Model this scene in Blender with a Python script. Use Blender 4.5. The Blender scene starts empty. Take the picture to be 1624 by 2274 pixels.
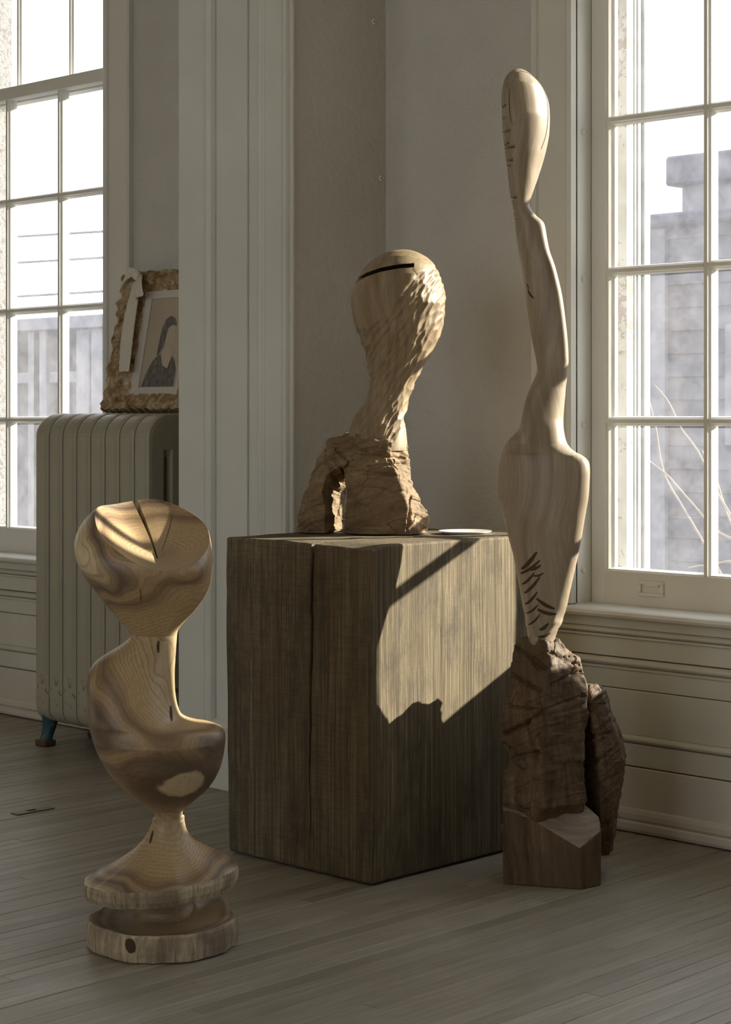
import bpy, bmesh, math, random
import numpy as np
from mathutils import Vector, Matrix

random.seed(7)
scene = bpy.context.scene
COL = scene.collection

# ------------------------------------------------------------------ camera
F, CX, HY, H = 4170.0, 812.0, 925.0, 1.05      # focal length and principal point (px of 1624x2274), eye height (m)
FWD = np.array([-0.6953, 0.7187]); RGT = np.array([0.7187, 0.6953])
CAM = np.array([3.699, -3.907])
HEAD = math.atan2(RGT[1], RGT[0])
cam = bpy.data.cameras.new('camera'); cam_o = bpy.data.objects.new('camera', cam); COL.objects.link(cam_o)
cam.sensor_fit = 'HORIZONTAL'; cam.sensor_width = 36.0; cam.lens = F / 1624 * 36.0
cam.shift_x = 0.0; cam.shift_y = -(1137 - HY) / 1624; cam.clip_start = 0.05; cam.clip_end = 300
cam_o.location = (CAM[0], CAM[1], H); cam_o.rotation_euler = (math.pi / 2, 0, HEAD)
scene.camera = cam_o

# ------------------------------------------------------------------ sky, sun, exposure
SUN_DIR = Vector((0.493, 0.868, 0.380)).normalized()
world = bpy.data.worlds.new('sky'); scene.world = world; world.use_nodes = True
wn = world.node_tree; wn.nodes.clear()
w_out = wn.nodes.new('ShaderNodeOutputWorld'); w_bg = wn.nodes.new('ShaderNodeBackground')
w_tc = wn.nodes.new('ShaderNodeTexCoord'); w_sep = wn.nodes.new('ShaderNodeSeparateXYZ'); w_rmp = wn.nodes.new('ShaderNodeValToRGB')
w_rmp.color_ramp.elements[0].position = 0.0; w_rmp.color_ramp.elements[0].color = (1.0, 0.985, 0.97, 1)
w_rmp.color_ramp.elements[1].position = 0.6; w_rmp.color_ramp.elements[1].color = (0.78, 0.86, 1.0, 1)
wn.links.new(w_tc.outputs['Generated'], w_sep.inputs[0]); wn.links.new(w_sep.outputs['Z'], w_rmp.inputs[0])
wn.links.new(w_rmp.outputs[0], w_bg.inputs[0]); wn.links.new(w_bg.outputs[0], w_out.inputs[0])
w_bg.inputs[1].default_value = 2.6
sun = bpy.data.lights.new('sun', 'SUN'); sun.energy = 17.0; sun.angle = math.radians(0.6); sun.color = (1.0, 0.92, 0.78)
sun_o = bpy.data.objects.new('sun', sun); COL.objects.link(sun_o)
sun_o.rotation_euler = SUN_DIR.to_track_quat('Z', 'Y').to_euler(); sun_o.location = (6, 9, 5)
vs = scene.view_settings
vs.view_transform = 'Standard'; vs.look = 'None'; vs.gamma = 1.0; vs.exposure = 0.2; vs.use_curve_mapping = False
scene.cycles.max_bounces = 10; scene.cycles.diffuse_bounces = 7; scene.cycles.transparent_max_bounces = 16
scene.cycles.sample_clamp_indirect = 6.0
scene.cycles.use_denoising = True

# ------------------------------------------------------------------ helpers
def ray(px):
    u = (px - CX) / F
    return FWD + u * RGT
def x_on_y(px, Y):              # world X where image column px meets the plane y = Y
    r = ray(px); t = (Y - CAM[1]) / r[1]; return CAM[0] + t * r[0]
def y_on_x(px, X):
    r = ray(px); t = (X - CAM[0]) / r[0]; return CAM[1] + t * r[1]
def z_at(py, d): return H + (HY - py) / F * d
def at(px, py, d):
    r = ray(px); return Vector((CAM[0] + d * r[0], CAM[1] + d * r[1], z_at(py, d)))
def at_y(px, py, Y):
    r = ray(px); d = (Y - CAM[1]) / r[1]; return at(px, py, d)
def at_floor(px, py, z=0.0):
    d = (H - z) * F / (py - HY); return at(px, py, d)

def tag(o, label=None, cat=None, group=None, kind=None):
    if label: o['label'] = label
    if cat: o['category'] = cat
    if group: o['group'] = group
    if kind: o['kind'] = kind
    return o
def empty(name, loc=(0, 0, 0), rz=0.0):
    o = bpy.data.objects.new(name, None); COL.objects.link(o); o.location = loc; o.rotation_euler = (0, 0, rz)
    o.empty_display_size = 0.05
    return o
def obj(name, me, mat=None, parent=None, smooth=False):
    if mat is not None and not me.materials: me.materials.append(mat)
    if smooth:
        me.polygons.foreach_set('use_smooth', [True] * len(me.polygons))
    o = bpy.data.objects.new(name, me); COL.objects.link(o)
    if parent is not None: o.parent = parent
    return o
def pymesh(verts, faces, name='m'):
    me = bpy.data.meshes.new(name); me.from_pydata([tuple(map(float, v)) for v in verts], [], [tuple(f) for f in faces]); me.update(); return me
def bm_mesh(bm, name='m'):
    bmesh.ops.recalc_face_normals(bm, faces=bm.faces)
    me = bpy.data.meshes.new(name); bm.to_mesh(me); bm.free(); return me
def add_box(bm, x0, x1, y0, y1, z0, z1, bev=0.0, seg=1):
    v = [bm.verts.new(p) for p in ((x0, y0, z0), (x1, y0, z0), (x1, y1, z0), (x0, y1, z0), (x0, y0, z1), (x1, y0, z1), (x1, y1, z1), (x0, y1, z1))]
    fs = [bm.faces.new([v[i] for i in f]) for f in ((0, 3, 2, 1), (4, 5, 6, 7), (0, 1, 5, 4), (1, 2, 6, 5), (2, 3, 7, 6), (3, 0, 4, 7))]
    if bev > 0:
        es = list({e for f in fs for e in f.edges})
        bmesh.ops.bevel(bm, geom=es, offset=bev, segments=seg, affect='EDGES', profile=0.5)
def box(name, x0, x1, y0, y1, z0, z1, mat, parent=None, bev=0.0, seg=1):
    bm = bmesh.new(); add_box(bm, x0, x1, y0, y1, z0, z1, bev, seg); return obj(name, bm_mesh(bm, name), mat, parent)
def prism(name, prof, a, b, axis, mat, parent=None, smooth=False):
    """extrude a closed 2-D profile along an axis: 'x' -> (y,z), 'y' -> (x,z), 'z' -> (x,y)"""
    n = len(prof)
    def P(p, t): return {'x': (t, p[0], p[1]), 'y': (p[0], t, p[1]), 'z': (p[0], p[1], t)}[axis]
    v = [P(p, a) for p in prof] + [P(p, b) for p in prof]
    f = [(i, (i + 1) % n, n + (i + 1) % n, n + i) for i in range(n)] + [tuple(range(n))[::-1], tuple(range(n, 2 * n))]
    bm = bmesh.new(); vv = [bm.verts.new(p) for p in v]
    for q in f: bm.faces.new([vv[i] for i in q])
    return obj(name, bm_mesh(bm, name), mat, parent)
def tube_mesh(pts, rad, n=8, cap=True):
    pts = [Vector(p) for p in pts]; rad = rad if hasattr(rad, '__len__') else [rad] * len(pts)
    v, f = [], []
    for i, p in enumerate(pts):
        t = (pts[min(i + 1, len(pts) - 1)] - pts[max(i - 1, 0)]).normalized()
        a = t.orthogonal().normalized() if i == 0 else (a - t * a.dot(t)).normalized()
        b = t.cross(a)
        for k in range(n):
            th = 2 * math.pi * k / n; v.append(p + (a * math.cos(th) + b * math.sin(th)) * rad[i])
    for i in range(len(pts) - 1):
        for k in range(n): f.append((i * n + k, i * n + (k + 1) % n, (i + 1) * n + (k + 1) % n, (i + 1) * n + k))
    if cap: f += [tuple(range(n))[::-1], tuple(range((len(pts) - 1) * n, len(pts) * n))]
    return pymesh(v, f)

# --- numpy noise
def _hash(i, j, k, s):
    h = (i * 374761393 + j * 668265263 + k * 2147483647 + s * 974711) & 0xFFFFFFFF
    h = ((h ^ (h >> 13)) * 1274126177) & 0xFFFFFFFF
    h = ((h ^ (h >> 16)) * 2246822519) & 0xFFFFFFFF
    return ((h ^ (h >> 15)) & 0xFFFFFF) / float(0xFFFFFF)
def vnoise(P, s=0):
    P = np.asarray(P, float); I = np.floor(P).astype(np.int64); f = P - I; f = f * f * (3 - 2 * f); r = 0
    for a in (0, 1):
        for b in (0, 1):
            for c in (0, 1):
                w = (f[:, 0] if a else 1 - f[:, 0]) * (f[:, 1] if b else 1 - f[:, 1]) * (f[:, 2] if c else 1 - f[:, 2])
                r = r + w * _hash(I[:, 0] + a, I[:, 1] + b, I[:, 2] + c, s)
    return r * 2 - 1
def fbm(P, s=0, o=3):
    r = 0; a = 1.0
    for k in range(o): r = r + a * vnoise(np.asarray(P) * 2 ** k, s + k * 17); a *= 0.5
    return r
def worley(P, s=0):
    P = np.asarray(P, float); I = np.floor(P).astype(np.int64); d1 = np.full(len(P), 9.0); ident = np.zeros(len(P))
    for a in (-1, 0, 1):
        for b in (-1, 0, 1):
            for c in (-1, 0, 1):
                J = I + np.array([a, b, c])
                fx = np.stack([_hash(J[:, 0], J[:, 1], J[:, 2], s + q) for q in (1, 2, 3)], 1)
                d = np.sum((J + fx - P) ** 2, 1); m = d < d1
                d1 = np.where(m, d, d1); ident = np.where(m, _hash(J[:, 0], J[:, 1], J[:, 2], s + 9), ident)
    return d1, ident
def smooth01(x, a, b):
    t = np.clip((x - a) / (b - a), 0, 1); return t * t * (3 - 2 * t)
def catmull(keys, t):
    """keys: array (n, ...) sampled at float positions t (array)"""
    keys = np.asarray(keys, float); n = len(keys); out = []
    for q in t:
        i = min(int(q), n - 2); u = q - i
        p0, p1, p2, p3 = keys[max(i - 1, 0)], keys[i], keys[i + 1], keys[min(i + 2, n - 1)]
        out.append(0.5 * ((2 * p1) + (-p0 + p2) * u + (2 * p0 - 5 * p1 + 4 * p2 - p3) * u * u + (-p0 + 3 * p1 - 3 * p2 + p3) * u ** 3))
    return np.array(out)
def grid_faces(m, n):
    return [(i * n + k, i * n + (k + 1) % n, (i + 1) * n + (k + 1) % n, (i + 1) * n + k) for i in range(m - 1) for k in range(n)]
def normals_of(V, m, n):
    G = V.reshape(m, n, 3); du = np.roll(G, -1, 1) - np.roll(G, 1, 1); dv = np.gradient(G, axis=0)
    N = np.cross(du, dv); N /= np.maximum(np.linalg.norm(N, axis=2, keepdims=True), 1e-12); return N.reshape(-1, 3)
def ring_mesh(V, m, n, cap0=True, cap1=True):
    V = [tuple(v) for v in V]; fs = grid_faces(m, n)
    if cap0:
        c = len(V); V.append(tuple(np.mean(V[:n], 0))); fs += [(c, (k + 1) % n, k) for k in range(n)]
    if cap1:
        c = len(V); V.append(tuple(np.mean(V[(m - 1) * n:m * n], 0))); b = (m - 1) * n; fs += [(c, b + k, b + (k + 1) % n) for k in range(n)]
    return pymesh(V, fs)
def cut(me, cutters):
    """boolean difference of a mesh with a list of cutter meshes; returns a new mesh"""
    o = bpy.data.objects.new('cut_tmp', me); COL.objects.link(o); cs = []
    for c in cutters:
        co = bpy.data.objects.new('cutter_tmp', c); COL.objects.link(co); cs.append(co)
        md = o.modifiers.new('b', 'BOOLEAN'); md.operation = 'DIFFERENCE'; md.solver = 'EXACT'; md.object = co
    dg = bpy.context.evaluated_depsgraph_get(); res = bpy.data.meshes.new_from_object(o.evaluated_get(dg))
    for c in cs: bpy.data.objects.remove(c, do_unlink=True)
    bpy.data.objects.remove(o, do_unlink=True)
    return res

# ------------------------------------------------------------------ materials
class NT:
    def __init__(s, name):
        s.m = bpy.data.materials.new(name); s.m.use_nodes = True; s.t = s.m.node_tree; s.t.nodes.clear()
        s.out = s.n('ShaderNodeOutputMaterial'); s.b = s.n('ShaderNodeBsdfPrincipled'); s.l(s.b.outputs[0], s.out.inputs[0])
    def n(s, k, **kw):
        o = s.t.nodes.new(k)
        for a, v in kw.items(): setattr(o, a, v)
        return o
    def l(s, a, b): s.t.links.new(a, b)
    def coord(s, scale=(1, 1, 1), rot=(0, 0, 0), loc=(0, 0, 0), src='Object'):
        tc = s.n('ShaderNodeTexCoord'); mp = s.n('ShaderNodeMapping')
        mp.inputs['Location'].default_value = loc; mp.inputs['Rotation'].default_value = rot; mp.inputs['Scale'].default_value = scale
        s.l(tc.outputs[src], mp.inputs[0]); return mp.outputs[0]
    def noise(s, vec, scale, detail=4, rough=0.55, dist=0.0):
        o = s.n('ShaderNodeTexNoise'); s.l(vec, o.inputs['Vector']); o.inputs['Scale'].default_value = scale
        o.inputs['Detail'].default_value = detail; o.inputs['Roughness'].default_value = rough; o.inputs['Distortion'].default_value = dist
        return o.outputs['Fac']
    def ramp(s, fac, stops, mode='LINEAR'):
        o = s.n('ShaderNodeValToRGB'); o.color_ramp.interpolation = mode; e = o.color_ramp.elements
        while len(e) < len(stops): e.new(0.5)
        for q, (p, c) in zip(e, stops):
            q.position = p; q.color = (c, c, c, 1) if not hasattr(c, '__len__') else (*c, 1)
        s.l(fac, o.inputs[0]); return o.outputs[0]
    def mix(s, fac, a, b, mode='MIX'):
        o = s.n('ShaderNodeMix'); o.data_type = 'RGBA'; o.blend_type = mode
        for i, v in ((0, fac), (6, a), (7, b)):
            if hasattr(v, 'is_linked') or hasattr(v, 'node'): s.l(v, o.inputs[i])
            else: o.inputs[i].default_value = v if i == 0 else ((*v, 1) if len(v) == 3 else v)
        return o.outputs[2]
    def math(s, op, a, b=0.0):
        o = s.n('ShaderNodeMath'); o.operation = op
        for i, v in ((0, a), (1, b)):
            if hasattr(v, 'node'): s.l(v, o.inputs[i])
            else: o.inputs[i].default_value = v
        return o.outputs[0]
    def bump(s, h, strength, dist, prev=None):
        o = s.n('ShaderNodeBump'); s.l(h, o.inputs['Height']); o.inputs['Strength'].default_value = strength; o.inputs['Distance'].default_value = dist
        if prev is not None: s.l(prev, o.inputs['Normal'])
        return o.outputs[0]
    def done(s, col=None, rough=0.6, nrm=None, spec=0.4):
        if col is not None:
            if hasattr(col, 'node'): s.l(col, s.b.inputs['Base Color'])
            else: s.b.inputs['Base Color'].default_value = (*col, 1)
        if hasattr(rough, 'node'): s.l(rough, s.b.inputs['Roughness'])
        else: s.b.inputs['Roughness'].default_value = rough
        s.b.inputs['Specular IOR Level'].default_value = spec
        if nrm is not None: s.l(nrm, s.b.inputs['Normal'])
        return s.m

def plaster(name, c1, c2):
    t = NT(name); v = t.coord(); n1 = t.noise(v, 2.5, 4); n2 = t.noise(v, 150, 3, 0.6); n3 = t.noise(v, 45, 3, 0.6)
    col = t.mix(t.ramp(n1, [(0.35, 0.0), (0.7, 1.0)]), c1, c2)
    b = t.bump(n3, 0.7, 0.007); b = t.bump(n2, 0.6, 0.0025, b)
    return t.done(col, 0.85, b, 0.2)
def paint(name, c1, c2, wear=(0.30, 0.25, 0.18), amount=0.70, rough=0.45, seed=0.0):
    t = NT(name); v = t.coord(loc=(seed, seed * 2, 0)); n1 = t.noise(v, 3.0, 5); n2 = t.noise(v, 38, 6, 0.7)
    base = t.mix(t.ramp(n1, [(0.35, 0.0), (0.68, 1.0)]), c1, c2)
    chips = t.ramp(t.math('MULTIPLY', t.math('ADD', n2, n1), 0.5), [(amount, 0.0), (amount + 0.02, 1.0)])
    col = t.mix(chips, base, wear)
    b = t.bump(t.noise(t.coord(scale=(1, 1, 0.25)), 60, 3), 0.25, 0.002); b = t.bump(t.math('SUBTRACT', 1.0, chips), 0.4, 0.002, b)
    return t.done(col, rough, b, 0.4)
def ring_wood(name, zones, ring_cols, scale, rmax, loc=(0, 0, 0), rot=(0, 0, 0), wob=0.05, wob_scale=5.0, rough=0.4, dark=0.5, patch=None):
    """solid growth-ring wood: zones = ramp over distance from the pith (0..rmax), rings drawn on top"""
    t = NT(name); v = t.coord(loc=loc, rot=rot)
    nz = t.n('ShaderNodeTexNoise'); t.l(v, nz.inputs['Vector']); nz.inputs['Scale'].default_value = wob_scale; nz.inputs['Detail'].default_value = 2
    sub = t.n('ShaderNodeVectorMath', operation='SUBTRACT'); t.l(nz.outputs['Color'], sub.inputs[0]); sub.inputs[1].default_value = (0.5, 0.5, 0.5)
    mul = t.n('ShaderNodeVectorMath', operation='MULTIPLY'); t.l(sub.outputs[0], mul.inputs[0]); mul.inputs[1].default_value = (wob, wob, 0)
    add = t.n('ShaderNodeVectorMath', operation='ADD'); t.l(v, add.inputs[0]); t.l(mul.outputs[0], add.inputs[1])
    flat = t.n('ShaderNodeVectorMath', operation='MULTIPLY'); t.l(add.outputs[0], flat.inputs[0]); flat.inputs[1].default_value = (1, 1, 0)
    ln = t.n('ShaderNodeVectorMath', operation='LENGTH'); t.l(flat.outputs[0], ln.inputs[0]); r = ln.outputs['Value']
    zone = t.ramp(t.math('DIVIDE', r, rmax), zones)
    ph = t.math('FRACT', t.math('ADD', t.math('MULTIPLY', r, scale), t.math('MULTIPLY', t.noise(v, 9.0, 2), 1.6)))
    line = t.ramp(ph, [(0.0, 0.0), (0.6, 0.12), (0.9, 1.0), (1.0, 0.0)])
    amp = t.math('MULTIPLY', line, t.ramp(t.noise(v, 6, 2), [(0.3, dark * 0.4), (0.7, dark)]))
    col = t.mix(amp, zone, ring_cols)
    if patch:      # an island of pale sapwood ringed by dark heartwood
        dp = t.n('ShaderNodeVectorMath', operation='SUBTRACT'); t.l(v, dp.inputs[0]); dp.inputs[1].default_value = patch
        ds = t.n('ShaderNodeVectorMath', operation='MULTIPLY'); t.l(dp.outputs[0], ds.inputs[0]); ds.inputs[1].default_value = (0.62, 0.8, 1.15)
        dl = t.n('ShaderNodeVectorMath', operation='LENGTH'); t.l(ds.outputs[0], dl.inputs[0])
        q = t.math('ADD', dl.outputs['Value'], t.math('MULTIPLY', t.math('SUBTRACT', t.noise(v, 28, 2), 0.5), 0.030))
        col = t.mix(t.ramp(q, [(0.032, 0.0), (0.037, 0.92), (0.058, 0.80), (0.11, 0.0)]), col, (0.075, 0.05, 0.034))
        col = t.mix(t.ramp(q, [(0.029, 0.9), (0.035, 0.0)]), col, (0.52, 0.43, 0.28))
    fib = t.noise(t.coord(loc=loc, rot=rot, scale=(1, 1, 0.06)), 220, 3, 0.6)
    col = t.mix(t.ramp(fib, [(0.35, 0.22), (0.65, 0.0)]), col, (0.10, 0.06, 0.03))
    return t.done(col, rough, t.bump(fib, 0.12, 0.001), 0.45)
def streak_wood(name, c_dark, c_mid, c_light, loc=(0, 0, 0), rot=(0, 0, 0), sc=(26, 26, 1.6), rough=0.5, bend=0.06, blotch=None, bump=0.15):
    t = NT(name); v = t.coord(loc=loc, rot=rot)
    nz = t.n('ShaderNodeTexNoise'); t.l(v, nz.inputs['Vector']); nz.inputs['Scale'].default_value = 3.0; nz.inputs['Detail'].default_value = 1
    mul = t.n('ShaderNodeVectorMath', operation='MULTIPLY_ADD'); t.l(nz.outputs['Color'], mul.inputs[0]); mul.inputs[1].default_value = (bend,) * 3; t.l(v, mul.inputs[2])
    mp = t.n('ShaderNodeMapping'); t.l(mul.outputs[0], mp.inputs[0]); mp.inputs['Scale'].default_value = sc
    n1 = t.noise(mp.outputs[0], 1.0, 5, 0.6)
    mp2 = t.n('ShaderNodeMapping'); t.l(mul.outputs[0], mp2.inputs[0]); mp2.inputs['Scale'].default_value = tuple(q * 7 for q in sc)
    n2 = t.noise(mp2.outputs[0], 1.0, 3, 0.6)
    col = t.ramp(n1, [(0.30, c_dark), (0.5, c_mid), (0.70, c_light)])
    col = t.mix(t.ramp(n2, [(0.40, 0.35), (0.58, 0.0)]), col, c_dark)
    if blotch: col = t.mix(t.ramp(t.noise(v, 7, 5, 0.65), [(0.45, 0.0), (0.7, 0.75)]), col, blotch)
    return t.done(col, rough, t.bump(n2, bump, 0.002), 0.35)

M = {}
M['plaster'] = plaster('wall plaster', (0.49, 0.475, 0.43), (0.55, 0.535, 0.49))
M['plaster_far'] = plaster('far room plaster', (0.50, 0.46, 0.41), (0.55, 0.51, 0.45))
M['trim'] = paint('cream trim paint', (0.60, 0.59, 0.52), (0.66, 0.65, 0.58), amount=0.72)
M['jamb'] = paint('pale grey jamb paint', (0.57, 0.575, 0.52), (0.63, 0.635, 0.58), wear=(0.42, 0.40, 0.36), amount=0.69, seed=3)
M['sash'] = paint('window sash paint', (0.69, 0.68, 0.62), (0.73, 0.72, 0.66), amount=0.75, seed=5)
M['peel'] = paint('peeling exterior paint', (0.24, 0.24, 0.21), (0.27, 0.27, 0.24), wear=(0.15, 0.11, 0.08), amount=0.53, rough=0.7, seed=8)
M['storm'] = paint('storm frame enamel', (0.27, 0.28, 0.265), (0.30, 0.31, 0.29), amount=0.95, rough=0.35)
M['gasket'] = NT('dark gasket').done((0.05, 0.055, 0.06), 0.6)
M['wains'] = paint('wainscot paint', (0.55, 0.535, 0.45), (0.61, 0.595, 0.51), wear=(0.22, 0.17, 0.12), amount=0.71, seed=11)
M['base'] = paint('scuffed baseboard paint', (0.54, 0.50, 0.42), (0.60, 0.56, 0.48), wear=(0.30, 0.25, 0.19), amount=0.66, rough=0.6, seed=14)
M['wall_dimmed'] = NT('darkened unseen wall').done((0.34, 0.31, 0.26), 0.7)  # for the unseen east wall, coloured dark to cut bounce light
M['ceil'] = NT('ceiling white').done((0.62, 0.58, 0.52), 0.9)
M['dark'] = NT('crack shadow gap').done((0.05, 0.04, 0.03), 0.9)
t = NT('rough stucco'); v = t.coord(); nn = t.noise(v, 60, 5, 0.7)
M['stucco'] = t.done(t.mix(t.ramp(nn, [(0.38, 1.0), (0.5, 0.0)]), (0.24, 0.225, 0.195), (0.12, 0.105, 0.085)), 0.9, t.bump(nn, 0.9, 0.02))
# glass: clear with a film of dust
t = NT('dusty window glass'); t.t.nodes.remove(t.b)
tr = t.n('ShaderNodeBsdfTransparent'); tr.inputs[0].default_value = (0.96, 0.965, 0.96, 1)
gl = t.n('ShaderNodeBsdfGlossy'); gl.inputs['Roughness'].default_value = 0.02
fr = t.n('ShaderNodeLayerWeight'); fr.inputs[0].default_value = 0.5
tl = t.n('ShaderNodeBsdfTranslucent'); tl.inputs[0].default_value = (0.86, 0.88, 1.0, 1)
m1 = t.n('ShaderNodeMixShader'); m2 = t.n('ShaderNodeMixShader')
dv = t.coord(); dn = t.noise(dv, 14, 6, 0.7)
t.l(t.ramp(dn, [(0.3, 0.02), (0.75, 0.055)]), m1.inputs[0]); t.l(tr.outputs[0], m1.inputs[1]); t.l(tl.outputs[0], m1.inputs[2])
t.l(t.math('ADD', t.math('MULTIPLY', t.math('POWER', fr.outputs['Facing'], 4.0), 0.55), 0.03), m2.inputs[0]); t.l(m1.outputs[0], m2.inputs[1]); t.l(gl.outputs[0], m2.inputs[2]); t.l(m2.outputs[0], t.out.inputs[0])
M['glass'] = t.m
# floor planks, tint comes from each plank
t = NT('pale worn floorboards'); oi = t.n('ShaderNodeAttribute'); oi.attribute_name = 'tint'
v = t.coord(src='Object'); g = t.noise(t.coord(scale=(1, 0.05, 1)), 90, 4, 0.6); st = t.noise(v, 3.2, 5, 0.65)
c = t.ramp(oi.outputs['Fac'], [(0.0, (0.235, 0.21, 0.16)), (0.5, (0.295, 0.267, 0.21)), (1.0, (0.355, 0.323, 0.257))])
c = t.mix(t.ramp(g, [(0.35, 0.5), (0.6, 0.0)]), c, (0.17, 0.14, 0.10)); c = t.mix(t.ramp(st, [(0.5, 0.0), (0.8, 0.45)]), c, (0.39, 0.36, 0.30))
M['floor'] = t.done(c, t.ramp(st, [(0.3, 0.34), (0.7, 0.52)]), t.bump(g, 0.1, 0.001), 0.4)
# big sculptures
M['bowl_wood'] = ring_wood('figured carved wood', [(0.0, (0.36, 0.27, 0.16)), (0.30, (0.46, 0.34, 0.19)), (0.58, (0.43, 0.305, 0.16)), (0.70, (0.20, 0.13, 0.075)), (0.77, (0.40, 0.28, 0.15)), (0.84, (0.12, 0.085, 0.062)), (0.90, (0.32, 0.235, 0.14)), (0.955, (0.60, 0.49, 0.31))],
    (0.11, 0.066, 0.034), 150, 0.165, wob=0.085, wob_scale=6.0, dark=0.62, patch=(0.0575, -0.098, 0.328))
t = NT('bark edge'); v = t.coord(); a = t.noise(t.coord(scale=(1, 1, 0.10)), 120, 4, 0.65); b = t.noise(v, 12, 4)
M['bark'] = t.done(t.mix(t.ramp(b, [(0.42, 0.0), (0.66, 0.85)]), t.ramp(a, [(0.3, (0.20, 0.15, 0.09)), (0.5, (0.42, 0.345, 0.23)), (0.72, (0.56, 0.48, 0.35))]), (0.16, 0.12, 0.085)), 0.8, t.bump(a, 0.5, 0.004))
M['head_wood'] = streak_wood('pale brown carved wood', (0.17, 0.122, 0.066), (0.27, 0.20, 0.118), (0.34, 0.26, 0.16), sc=(55, 16, 4.0), rot=(0, 0, 0.3), bend=0.10)
M['tall_wood'] = streak_wood('smooth grey brown wood', (0.18, 0.135, 0.088), (0.32, 0.258, 0.185), (0.40, 0.335, 0.25), sc=(32, 14, 1.3), bend=0.16, rough=0.42, blotch=(0.28, 0.22, 0.16), bump=0.05)
M['rough_wood'] = streak_wood('rough sawn brown wood', (0.10, 0.065, 0.03), (0.21, 0.145, 0.078), (0.31, 0.225, 0.13), sc=(9, 9, 34), rot=(0.25, 0.3, 0), bend=0.05, rough=0.75, blotch=(0.20, 0.13, 0.07), bump=0.6)
M['dark_rough'] = streak_wood('dark rough heartwood', (0.045, 0.026, 0.012), (0.11, 0.068, 0.035), (0.18, 0.118, 0.066), sc=(44, 44, 3.0), rot=(0.1, 0.15, 0), bend=0.05, rough=0.7, blotch=(0.085, 0.054, 0.029), bump=0.5)
M['char'] = NT('dark chisel cut').done((0.06, 0.035, 0.015), 0.8)
M['toe_cut'] = streak_wood('grey end grain', (0.16, 0.12, 0.09), (0.24, 0.19, 0.15), (0.30, 0.25, 0.20), sc=(10, 60, 60), bend=0.1, rough=0.7)
# timber block
def timber(name, cross):
    t = NT(name); v = t.coord()
    g = t.noise(t.coord(scale=(1, 1, 0.010)), 210, 5, 0.75, 0.15); g2 = t.noise(t.coord(scale=(1, 1, 0.03)), 55, 3, 0.6, 0.3)
    gl = t.noise(t.coord(scale=(1, 1, 0.06)), 14, 4, 0.6, 0.6)
    geo = t.n('ShaderNodeNewGeometry'); vt = t.n('ShaderNodeVectorTransform'); vt.vector_type = 'NORMAL'; vt.convert_from = 'WORLD'; vt.convert_to = 'OBJECT'; t.l(geo.outputs['Normal'], vt.inputs[0]); sp = t.n('ShaderNodeSeparateXYZ'); t.l(vt.outputs[0], sp.inputs[0])
    s = t.noise(t.coord(scale=(0.05, 0.05, 1)), 200, 4, 0.7, 0.2); bl = t.noise(t.coord(scale=(1, 1, 0.45)), 11, 6, 0.75)
    s = t.math('ADD', s, t.ramp(t.math('ABSOLUTE', sp.outputs['Y']), [(0.5, 0.35), (0.8, 0.0)]))
    c = t.ramp(g, [(0.34, (0.055, 0.041, 0.022)), (0.5, (0.15, 0.119, 0.071)), (0.66, (0.25, 0.205, 0.13))])
    c = t.mix(t.ramp(gl, [(0.40, 0.35), (0.60, 0.0)]), c, (0.08, 0.058, 0.034))
    c = t.mix(t.ramp(bl, [(0.47, 0.0), (0.64, 0.75)]), c, (0.062, 0.05, 0.037))
    c = t.mix(t.ramp(s, [(0.38, 0.30 * cross), (0.54, 0.0)]), c, (0.055, 0.04, 0.022))
    ck = t.ramp(g2, [(0.275, 1.0), (0.30, 0.0)]); c = t.mix(ck, c, (0.03, 0.022, 0.014))
    b = t.bump(g, 0.5, 0.003); b = t.bump(t.math('SUBTRACT', 1.0, ck), 0.6, 0.004, b); b = t.bump(s, 0.2 * cross, 0.002, b)
    return t.done(c, 0.8, b, 0.25)
M['timber'] = timber('weathered timber', 1.0)
# radiator and frame
M['radiator'] = paint('chipped radiator enamel', (0.30, 0.28, 0.21), (0.345, 0.325, 0.245), wear=(0.16, 0.105, 0.055), amount=0.585, rough=0.4, seed=2)
M['teal'] = paint('worn teal paint', (0.008, 0.05, 0.075), (0.010, 0.065, 0.09), wear=(0.16, 0.11, 0.06), amount=0.56, rough=0.5)
M['iron'] = NT('rusty iron').done((0.09, 0.05, 0.03), 0.7)
t = NT('crusted gilt frame'); v = t.coord(); a = t.noise(v, 34, 6, 0.7); b = t.noise(v, 80, 4, 0.7)
c = t.ramp(a, [(0.33, (0.10, 0.055, 0.02)), (0.46, (0.27, 0.17, 0.07)), (0.56, (0.36, 0.29, 0.18)), (0.70, (0.58, 0.52, 0.42))])
M['gilt'] = t.done(c, 0.6, t.bump(b, 0.7, 0.004))
M['liner'] = NT('off white liner').done((0.52, 0.49, 0.43), 0.6)
t = NT('aged drawing paper'); M['paper'] = t.done(t.mix(t.ramp(t.noise(t.coord(), 9, 4), [(0.4, 0.0), (0.7, 1.0)]), (0.40, 0.34, 0.25), (0.44, 0.38, 0.29)), 0.9)
t = NT('charcoal hatching'); M['charcoal'] = t.done(t.mix(t.ramp(t.noise(t.coord(scale=(1, 1, 0.3)), 160, 3), [(0.4, 0.0), (0.65, 1.0)]), (0.09, 0.085, 0.08), (0.20, 0.18, 0.15)), 0.95)
M['pencil'] = NT('pale wash').done((0.45, 0.385, 0.29), 0.95)
t = NT('cream muslin'); wv = t.noise(t.coord(), 300, 2); M['muslin'] = t.done((0.60, 0.56, 0.47), 0.9, t.bump(wv, 0.2, 0.001), 0.1)
M['brass'] = NT('dull brass').done((0.17, 0.14, 0.09), 0.45)
M['dish'] = NT('white glazed dish').done((0.80, 0.78, 0.74), 0.25)
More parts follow.
